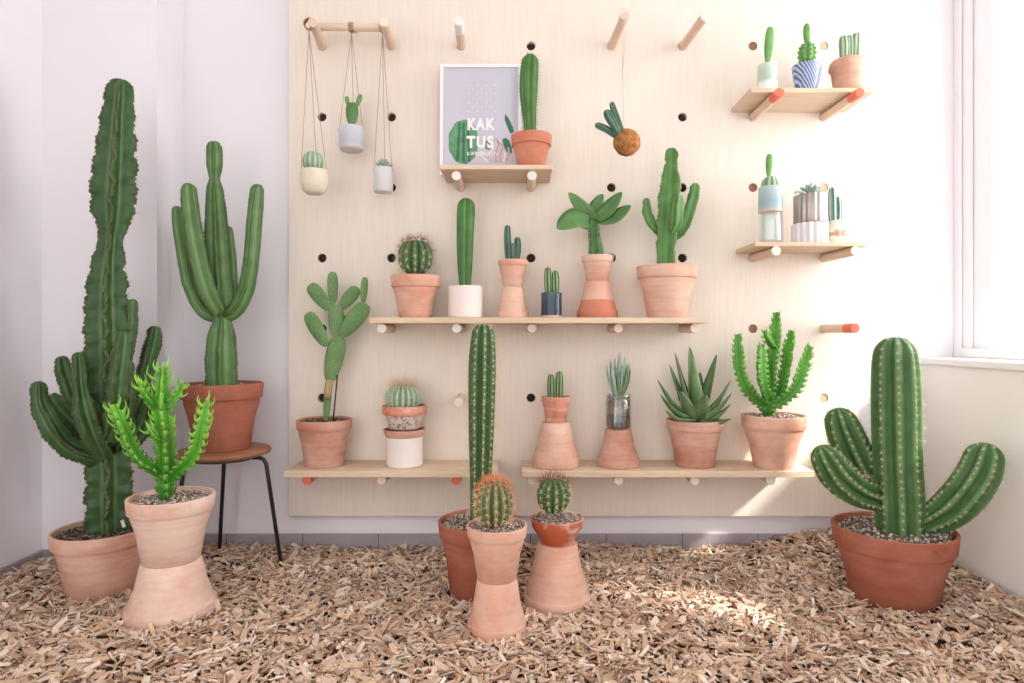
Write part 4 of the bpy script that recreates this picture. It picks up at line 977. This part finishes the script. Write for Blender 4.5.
text('KAK', u, v, cap/.70, .0027, .78, 1.2); u, v = fpt(183, 560); text('TUS', u, v, cap/.70, .0027, .82, 1.25)
u, v = fpt(183, 613); text('KØBENHAVN', u, v, .0150/.7*.9, .0003, .86, 1.15)
fr.rotation_euler = (math.radians(-1.6), 0, 0)
# Q
z0 = Z_POS+.0005; Dq = 2.24; x, yq = XS(531.5, Dq), Dq-CAMD
Q = thing('potted_cactus', 'ribbed column cactus in a terracotta pot in front of the framed poster', 'cactus', (x, yq, z0))
h = ZS(129.3, Dq-.072)-z0; pot(Q, x, yq, z0, h, .0720, .048, M['tc_orange2'] if 'tc_orange2' in M else terracotta('terracotta_salmon', (202, 126, 98), (220, 160, 136), (190, 108, 80), .2), rim_h=.038); gravel(Q, x, yq, z0+h-.008, .063, .003, PAL_DARK)
b = MB(); st = stem(b, PP([(530, 134, 6), (530, 125, 6.2), (529, 110, 7.5), (528.5, 92, 9), (529, 75, 9.2), (530, 63, 8.6), (530.5, 54, 7)], Dq), 6, .36, 'round', .04, .012, .5, .005, 8, 1.0, .011)
o = b.build('stem', M['cereus_lt'], Q, attr='Rib'); areoles(o, st, M['areole_br'], .0011); spines(o, st, M['spine_red'], 3, .013, .00025, .7)

# ================================================================ top right shelf
z0 = Z_TOP+.0005; Dv = 2.23; yv = Dv-CAMD
x = XS(767.4, Dv); h = ZS(61.5, Dv-.0325)-z0; r = .0325
V1 = thing('potted_cactus', 'single paddle cactus in a glass dipped green above white, top right shelf', 'cactus', (x, yv, z0))
b = MB(); b.lathe(x, yv, [(.0001, z0), (r-.003, z0), (r, z0+.003), (r, z0+h-.001), (r-.001, z0+h), (r-.003, z0+h-.001), (r-.003, z0+.005), (.0001, z0+.005)], 40)
M['dip'] = banded('green_over_white_glaze', [(0, (246, 246, 244)), (.34, (242, 244, 240)), (.48, (182, 204, 186)), (.8, (190, 210, 192)), (1, (214, 224, 214))], .25, z0, z0+h, .006)
b.build('pot', M['dip'], V1, angle=40); gravel(V1, x, yv, z0+h-.006, r-.004, .0026, PAL_DARK)
b = MB(); st = []; pad(b, (767, 65), (770.5, 26), 5.2, Dv, .45, .1, st, grid=7); o = b.build('pad', M['padb'], V1, attr='Rib'); areoles(o, st, M['areole'], .0008)
x = XS(806.7, Dv)
V2 = thing('potted_cactus', 'knobbly cactus with an upright pad in a blue striped ceramic bowl, top right shelf', 'cactus', (x, yv, z0))
h = ZS(60, Dv-.048)-z0; b = MB(); b.lathe(x, yv, [(.0001, z0), (.028, z0), (.031, z0+.004), (.040, z0+h*.35), (.0465, z0+h*.72), (.0485, z0+h-.002), (.0475, z0+h), (.045, z0+h-.002), (.043, z0+h*.7), (.036, z0+h*.3), (.026, z0+.007), (.0001, z0+.007)], 48)
M['bluestripe'] = striped('blue_striped_glaze', (84, 106, 152), (186, 198, 222), 38., .3, .5); b.build('bowl', M['bluestripe'], V2, angle=40); gravel(V2, x, yv, z0+h-.006, .042, .003)
c = W(807, 54, Dv); b = MB(); st = ball(b, (c.x, c.y, c.z), 8.6*Dv/F, 10.5*Dv/F, 8, .15, 6, areole=5)
for (p, o_, t, f) in st: b.blob(p, .0045, cs=(.7, f, 0, 1))
o = b.build('stem', M['padb'], V2, attr='Rib'); spines(o, st, M['spine_pale'], 4, .005, .0003, 1.)
b = MB(); st = []; pad(b, (807, 47), (806.5, 23.5), 4, Dv, .6, 0, st, grid=5); 
for (p, o_, t, f) in st: b.blob(p, .0024, cs=(.7, f, 0, 1))
b.build('pad', M['padb'], V2, attr='Rib')
x = XS(848.2, Dv)
V3 = thing('potted_cactus', 'cluster of three small ribbed cacti in a pink clay pot, top right shelf', 'cactus', (x, yv, z0))
h = ZS(54.5, Dv-.055)-z0; b = MB(); b.lathe(x, yv, [(.0001, z0), (.043, z0), (.046, z0+.003), (.056, z0+h*.68), (.057, z0+h*.70), (.0625, z0+h*.74), (.0635, z0+h*.84), (.060, z0+h*.93), (.055, z0+h), (.049, z0+h), (.046, z0+h*.85), (.038, z0+.01), (.0001, z0+.008)])
b.build('pot', M['tc_pink'], V3, angle=60); gravel(V3, x, yv, z0+h-.006, .047, .003)
cluster(V3, [[(844, 60, 4.2), (843.8, 48, 5), (843.5, 42, 4.8), (843.5, 35.5, 3.5)], [(849.5, 60, 4), (849.5, 48, 4.4), (849.3, 41, 4.2), (849.3, 35, 3)], [(855, 60, 4.2), (855.5, 48, 5), (856, 40, 4.8), (856.5, 32.5, 3.5)]], 'grey', 7, .008, .003, d=Dv)

# ================================================================ small shelf with silver pot
z0 = Z_SM+.0005
x = XS(770.6, Dv)
zj = ZS(211, Dv-.042); r = .0430
t = thing('glass_tumbler', 'clear thick glass tumbler, lower piece of the stack on the small shelf', 'glass', (x, yv, z0))
b = MB(); b.lathe(x, yv, [(.0001, z0), (r-.002, z0), (r, z0+.003), (r-.002, zj-.006), (r-.006, zj), (.0001, zj), (.0001, zj-.005), (r-.010, zj-.008), (r-.006, z0+.010), (.0001, z0+.008), (.0001, z0)], 48, ribs=(16, .03)); b.build('glass', M['glass'], t, angle=50)
W1 = thing('potted_cactus', 'little round cactus with one upright pad in a blue-grey glazed cup on the clear tumbler', 'cactus', (x, yv, zj))
zr = ZS(184.5, Dv-.0415); q = zj+.0006; r2 = .0415; b = MB(); b.lathe(x, yv, [(.0001, q), (r2-.003, q), (r2, q+.003), (r2-.001, zr-.002), (r2-.003, zr), (r2-.005, zr-.002), (r2-.005, q+.006), (.0001, q+.006)], 40)
M['cupglaze'] = banded('blue_grey_cup_glaze', [(0, (214, 196, 176)), (.16, (206, 190, 172)), (.24, (164, 186, 190)), (.5, (156, 184, 192)), (1, (184, 206, 208))], .3, q, zr, .012); b.build('cup', M['cupglaze'], W1, angle=40); gravel(W1, x, yv, zr-.006, r2-.006, .0026)
c = W(770, 187, Dv); b = MB(); st = ball(b, (c.x, c.y, c.z), 8.8*Dv/F, 11*Dv/F, 9, .2, 6, areole=5); o = b.build('stem', M['grey'], W1, attr='Rib'); areoles(o, st, M['areole'], .0009)
b = MB(); st = []; pad(b, (768.5, 178), (769.5, 153.5), 4, Dv, .5, 0, st, grid=5); o = b.build('pad', M['padb'], W1, attr='Rib'); areoles(o, st, M['areole'], .0007)
# ribbed white pot + silver pot
x = XS(809.6, Dv); zj = ZS(221, Dv-.06); r = .0600
M['silver'] = newmat('brushed_silver')[0]; sb = M['silver'].node_tree.nodes['Principled BSDF']; sb.inputs['Metallic'].default_value = .85; sb.inputs['Roughness'].default_value = .38; sb.inputs['Base Color'].default_value = rgba((176, 166, 160))
b = MB(); b.lathe(x, yv, [(.0001, z0), (r-.002, z0), (r, z0+.003), (r, zj-.003), (r-.003, zj), (r-.006, zj-.003), (r-.006, z0+.006), (.0001, z0+.006)], 144, ribs=(16, .10))
t = b.build('flower_pot', M['glaze_white2'] if 'glaze_white2' in M else plain('ribbed_white_porcelain', (232, 228, 232), .3, .01), None, angle=60); me = t.data; me.transform(Matrix.Translation((-x, -yv, -z0))); t.location = (x, yv, z0)
tag(t, 'low white ribbed porcelain pot, the silver pot standing on it', 'flower pot')
W2 = thing('potted_plant', 'grey-green rosette succulent in a silver fluted pot on the white ribbed pot', 'succulent', (x+.002, yv, zj))
q = zj+.0006; zr = ZS(192, Dv-.055); r = .0550; b = MB(); b.lathe(x+.002, yv, [(.0001, q), (r-.002, q), (r, q+.003), (r, zr-.003), (r-.002, zr), (r-.004, zr-.003), (r-.005, q+.006), (.0001, q+.006)], 144, ribs=(18, .05)); b.build('pot', M['silver'], W2, angle=60)
gravel(W2, x+.002, yv, zr-.006, r-.009, .003)
for i in range(16):
    a = i*2.4; k = 1-i/22; rr = .050*k; up = .012+.030*(1-k)+.010; c0 = Vector((x+.002, yv, zr-.002+.004*(1-k)))
    tp = c0+Vector((math.cos(a)*rr*1.0, math.sin(a)*rr, up)); md = c0.lerp(tp, .5)+Vector((0, 0, .004*k)); b = MB(); leaf(b, c0, md, tp, .0125*k+.004, .002, .3, Vector((-math.cos(a)*.3, -math.sin(a)*.3, 1)), 8, 1.0); b.build('leaf', M['succ'], W2, attr='Rib')
b = MB()
tp = W(794, 195, 2.17); c0 = Vector((x-.02, yv-.015, zr)); leaf(b, c0, c0.lerp(tp, .6)+Vector((0, 0, .012)), tp, .010, .002, .3, Vector((0, -.3, 1)), 8, 1.0); b.build('leaf', M['succ'], W2, attr='Rib')
# little pale pot with bow
Dw = 2.26; yw = Dw-CAMD; x = XS(836.3, Dw); r = .0245; h = ZS(219.5, Dw-.0245)-z0
W3 = thing('potted_cactus', 'small two-column cactus in a tiny pale cup with a ribbon, right end of small shelf', 'cactus', (x, yw, z0))
b = MB(); b.lathe(x, yw, [(.0001, z0), (r*.8, z0), (r*.88, z0+.003), (r, z0+h*.4), (r, z0+h-.002), (r-.002, z0+h), (r-.004, z0+h-.002), (r*.8, z0+.006), (.0001, z0+.006)], 36)
b.build('pot', plain('pale_mint_glaze', (222, 230, 208), .3, .02), W3, angle=50); gravel(W3, x, yw, z0+h-.005, r-.005, .0024)
rb = plain('copper_ribbon', (206, 166, 140), .6, .05); b = MB(); zb_ = z0+h*.45; b.lathe(x, yw, [(r-.0005, zb_-.006), (r+.0012, zb_-.006), (r+.0012, zb_+.006), (r-.0005, zb_+.006), (r-.0005, zb_-.006)], 36)
for s_ in (-1, 1):
    for (ex_, ez_) in ((s_*.021, .009), (s_*.019, -.008)):
        p = Vector((x+.004, yw-r-.002, zb_)); leaf(b, p, p+Vector((ex_*.5, -.003, ez_*.8)), p+Vector((ex_, .001, ez_)), .0055, .0005, .1, Vector((0, -1, 0)), 8, 1.0)
b.build('ribbon', rb, W3)
cluster(W3, [[(833, 224, 4), (832.6, 208, 4.3), (832.4, 196, 4), (832, 187, 3)], [(838.5, 224, 3.2), (839, 210, 3.4), (838.6, 202, 3.2), (838.2, 196.5, 2.4)]], 'blue_pale', 5, .008, .002, d=Dw, dp=.3)

# ================================================================ hanging row on the dowel
dz_ = rows[6]+.0158+.0135; Dd = 2.285; yd = Dd-CAMD
b = MB(); xa, xb_ = XS(312, Dd), XS(389, Dd); b.tube([(xa, yd, dz_+.001), (xa+.003, yd, dz_+.001), (xb_-.003, yd, dz_-.003), (xb_, yd, dz_-.003)], [.0115, .0135, .0135, .0115], 24)
t = b.build('dowel_rod', M['dowel'], None, angle=40); me = t.data; me.transform(Matrix.Translation((-xa, -yd, -dz_))); t.location = (xa, yd, dz_); tag(t, 'horizontal pale dowel lying on two pegs, three small pots hanging from it', 'rod')
def wrap(b, c, r, n, axis='x', w=.0014, pitch=.003):
    pts = []
    for k in range(n*16+1):
        a = 2*PI*k/16; o = (k/16-n/2)*pitch
        pts.append(Vector((c[0]+o, c[1]+r*math.cos(a), c[2]+r*math.sin(a))) if axis == 'x' else Vector((c[0]+r*math.cos(a), c[1]+o, c[2]+r*math.sin(a))))
    b.tube(pts, w, 6)
def hang(name, label, xt, top, cx, cz_rim, cz_bot, r, pot_mat, prof, axis, dd=Dd):
    yy = dd-CAMD; t = thing(name, label, 'hanging plant', (cx, yy, cz_bot), 'small pots hanging from the dowel')
    b = MB(); b.lathe(cx, yy, prof, 44); p_ = b.build('pot', pot_mat, t, angle=50)
    b = MB(); wc = (xt, yd, dz_-.001) if axis == 'x' else (xt, 2.19-CAMD, rows[6]-.007)
    rr = .0150 if axis == 'x' else .0175
    wrap(b, wc, rr, 5, axis, .0022, .0036); st_ = Vector(wc)-Vector((0, 0, rr))
    kn = Vector((xt, yy, st_.z-.006)); b.blob(kn, .0042, jit=.1); b.tube([st_, kn], .0016, 6)
    for (s1_, s2_) in ((-1, -.35), (1, -.35), (.1, 1)):
        e = Vector((cx+s1_*r*.93, yy+s2_*r*.35, cz_rim-.004)); b.tube([kn, kn.lerp(e, .5), e, e+Vector((s1_*.004, -.002, -.008))], .0011, 6); b.blob(e, .0028, jit=.2)
    b.tube([kn, kn+Vector((.016, -.008, -.001)), kn+Vector((.024, -.010, -.007))], .0014, 6); b.tube([kn, kn+Vector((.018, -.006, .003)), kn+Vector((.028, -.010, -.002))], .0012, 6)
    b.build('twine', M['twine'], t)
    return t, yy
# left
dd = 2.185; cx = XS(314.3, dd); zr, zb_ = ZS(167, dd-.0465), ZS(192, dd-.0465*.7); r = .0465
pr_ = [(.0001, zb_), (r*.55, zb_), (r*.78, zb_+.008), (r*.97, zb_+.035), (r, zr-.01), (r-.001, zr), (r-.004, zr), (r-.005, zr-.01), (r*.75, zb_+.012), (.0001, zb_+.006)]
t, yy = hang('hanging_pot', 'beige hanging bowl with a fuzzy round cactus, left of the three', -.7205, 0, cx, zr, zb_, r, M['glaze_cream'], pr_, 'y', dd); gravel(t, cx, yy, zr-.008, r-.007, .0028)
c = W(313, 162.5, dd); b = MB(); st = ball(b, (c.x, c.y, c.z), 10.5*dd/F, 11*dd/F, 12, .12, 5, areole=6); o = b.build('stem', M['grey'], t, attr='Rib'); areoles(o, st, M['areole'], .0009); spines(o, st, M['spine_pale'], 5, .004, .0002, 1.)
# middle
dd = Dd; cx = XS(351.5, dd); zr, zb_ = ZS(123.5, dd-.0440), ZS(148.5, dd-.0440*.7); r = .0440
pr_ = [(.0001, zb_), (r*.82, zb_), (r*.96, zb_+.006), (r, zb_+.015), (r, zr-.003), (r-.001, zr), (r-.004, zr), (r-.005, zr-.01), (r-.005, zb_+.01), (.0001, zb_+.008)]
M['greyglaze'] = banded('grey_lilac_glaze', [(0, (206, 196, 180)), (.25, (204, 198, 196)), (.35, (184, 184, 196)), (.7, (192, 192, 202)), (1, (206, 204, 210))], .3, zb_, zr, .02)
t, yy = hang('hanging_pot', 'grey glazed hanging pot with an eared prickly pear, middle of the three', XS(351.5, dd), 0, cx, zr, zb_, r, M['greyglaze'], pr_, 'x'); gravel(t, cx, yy, zr-.008, r-.007, .0028)
for (ba, ti, w_, yw_) in (((352, 126), (352, 102), 7.2, 0), ((348, 106), (346.5, 96), 2.6, .2), ((356.5, 107), (361, 94), 3.3, -.2)):
    b = MB(); st = []; pad(b, ba, ti, w_, dd, .4, yw_, st, grid=4); o = b.build('pad', M['padb'] if w_ < 5 else M['leaf'], t, attr='Rib'); areoles(o, st, M['areole'], .0007)
# right
dd = Dd; cx = XS(383.3, dd); zr, zb_ = ZS(165.5, dd-.0345), ZS(191, dd-.0345*.7); r = .0345
pr_ = [(.0001, zb_), (r*.9, zb_), (r*.97, zb_+.004), (r, zb_+.012), (r, zr-.003), (r-.001, zr), (r-.004, zr), (r-.005, zr-.01), (r-.005, zb_+.01), (.0001, zb_+.008)]
M['greyglaze2'] = banded('pale_grey_glaze', [(0, (214, 206, 196)), (.3, (206, 202, 204)), (1, (214, 212, 216))], .3, zb_, zr, .02)
t, yy = hang('hanging_pot', 'narrow pale grey hanging pot with a silvery rosette, right of the three', XS(382.5, dd), 0, cx, zr, zb_, r, M['greyglaze2'], pr_, 'x'); gravel(t, cx, yy, zr-.008, r-.007, .0028)
for i in range(18):
    a = i*2.4; k = 1-i/24; rr = .034*k; c0 = Vector((cx, yy, zr-.004+.012*(1-k))); tp = c0+Vector((math.cos(a)*rr, math.sin(a)*rr, .016+.022*(1-k))); b = MB(); leaf(b, c0, c0.lerp(tp, .5)+Vector((0, 0, .002)), tp, .0075*k+.003, .002, .3, Vector((-math.cos(a)*.3, -math.sin(a)*.3, 1)), 8, 1.0); b.build('leaf', M['succ'], t, attr='Rib')

# ================================================================ hanging moss ball plant
dd = 2.13; c = W(626.8, 142.5, dd); r = 13.3*dd/F
KO = thing('hanging_moss_ball', 'round brown moss ball with blue-green cactus stems hanging from a thread', 'hanging plant', c)
b = MB(); vs = []; fs = []; nn, mm = 28, 40
for i in range(nn+1):
    for k in range(mm):
        th, a = PI*i/nn, 2*PI*k/mm; v = Vector((math.sin(th)*math.cos(a), math.sin(th)*math.sin(a), math.cos(th))); q = r*(1+.05*mn.noise(v*2.5)+.035*mn.noise(v*9)); vs.append(tuple(c+v*q))
for i in range(nn):
    for k in range(mm): k2 = (k+1) % mm; fs.append((i*mm+k, (i+1)*mm+k, (i+1)*mm+k2, i*mm+k2))
b.add(vs, fs); b.build('moss_ball', M['moss'], KO)
for i, q in enumerate([[(618, 138, 3.2), (608, 130.5, 3.6), (601, 127, 3.6), (595, 124.5, 3)], [(619, 134, 3, 2.11), (613, 124, 4.2, 2.11), (608, 115, 4.4, 2.11), (606.5, 109.5, 3.2, 2.11)], [(622, 132, 3), (618, 121, 3.6), (614, 110, 3.4), (611.5, 102, 2.6)]]):
    b = MB(); st = stem(b, PP(q, dd), 5, .3, 'round', 0, .02, i, .004, 7, 1., .009); o = b.build('stem', M['blue'], KO, attr='Rib'); areoles(o, st, M['areole'], .0008)
b = MB(); tx = .3437; ring = [Vector((tx+.0175*math.cos(a), dd-CAMD, rows[6]-.001+.0175*math.sin(a))) for a in [2*PI*k/20 for k in range(21)]]; b.tube(ring, .0009, 5)
kn = W(622.5, 75, dd); b.tube([ring[15], kn], .0009, 5); b.tube([ring[17], kn], .0009, 5); b.blob(kn, .0018); b.tube([kn, kn+Vector((.015, 0, -.033))], .0005, 5); b.tube([kn, W(624, 128, dd), W(625, 131, dd)], .0009, 5); b.build('thread', M['thread'], KO)

chip_bed()

# ================================================================ light
wd = bpy.data.worlds.new('daylight'); scn.world = wd; wd.use_nodes = True
bg = wd.node_tree.nodes['Background']; bg.inputs[0].default_value = (1.0, .985, 1.0, 1); bg.inputs[1].default_value = 1.22
sun = bpy.data.lights.new('sun', 'SUN'); sun.energy = 8.5; sun.angle = math.radians(5.0); sun.color = (1, .95, .88)
so = bpy.data.objects.new('sun', sun); COL.objects.link(so)
dv = Vector((1, -.50, .90)).normalized(); so.rotation_euler = dv.to_track_quat('Z', 'Y').to_euler(); so.location = (4, -2, 4)
al = bpy.data.lights.new('window_daylight', 'AREA'); al.shape = 'RECTANGLE'; al.size = 1.5; al.size_y = 1.9; al.energy = 44; al.color = (1, .99, 1)
ao = bpy.data.objects.new('window_daylight', al); COL.objects.link(ao); ao.location = (2.1, -.75, 1.75); ao.rotation_euler = Vector((1, 0, .15)).to_track_quat('Z', 'Y').to_euler()

# unseen sheet added outside the window to cut the sun down to a patch
b = MB(); vs = [(XR+.30, -2.4, 2.62), (XR+.30, .3, 2.62), (3.11, .3, 2.47), (3.11, -2.4, 2.47)]
b.add(vs+[(v[0], v[1], v[2]-.004) for v in vs], [(0, 1, 2, 3), (7, 6, 5, 4), (0, 3, 7, 4), (1, 0, 4, 5), (2, 1, 5, 6), (3, 2, 6, 7)])
aw = b.build('outside_sun_blocker', plain('white_blocker_sheet', (244, 242, 238), .9, .01), None, smooth=False); tag(aw, 'white canvas awning outside above the window', 'awning')

# ================================================================ camera + view
cam = bpy.data.cameras.new('camera'); cam.sensor_width = 36; cam.lens = F/1024*36; cam.shift_x = -8/1024; cam.shift_y = -6.5/1024
co = bpy.data.objects.new('camera', cam); COL.objects.link(co); co.location = (0, -CAMD, ZC); co.rotation_euler = (PI/2, 0, 0); scn.camera = co
vs_ = scn.view_settings; vs_.view_transform = 'Standard'; vs_.look = 'None'; vs_.gamma = 1; vs_.use_curve_mapping = False; vs_.exposure = .68
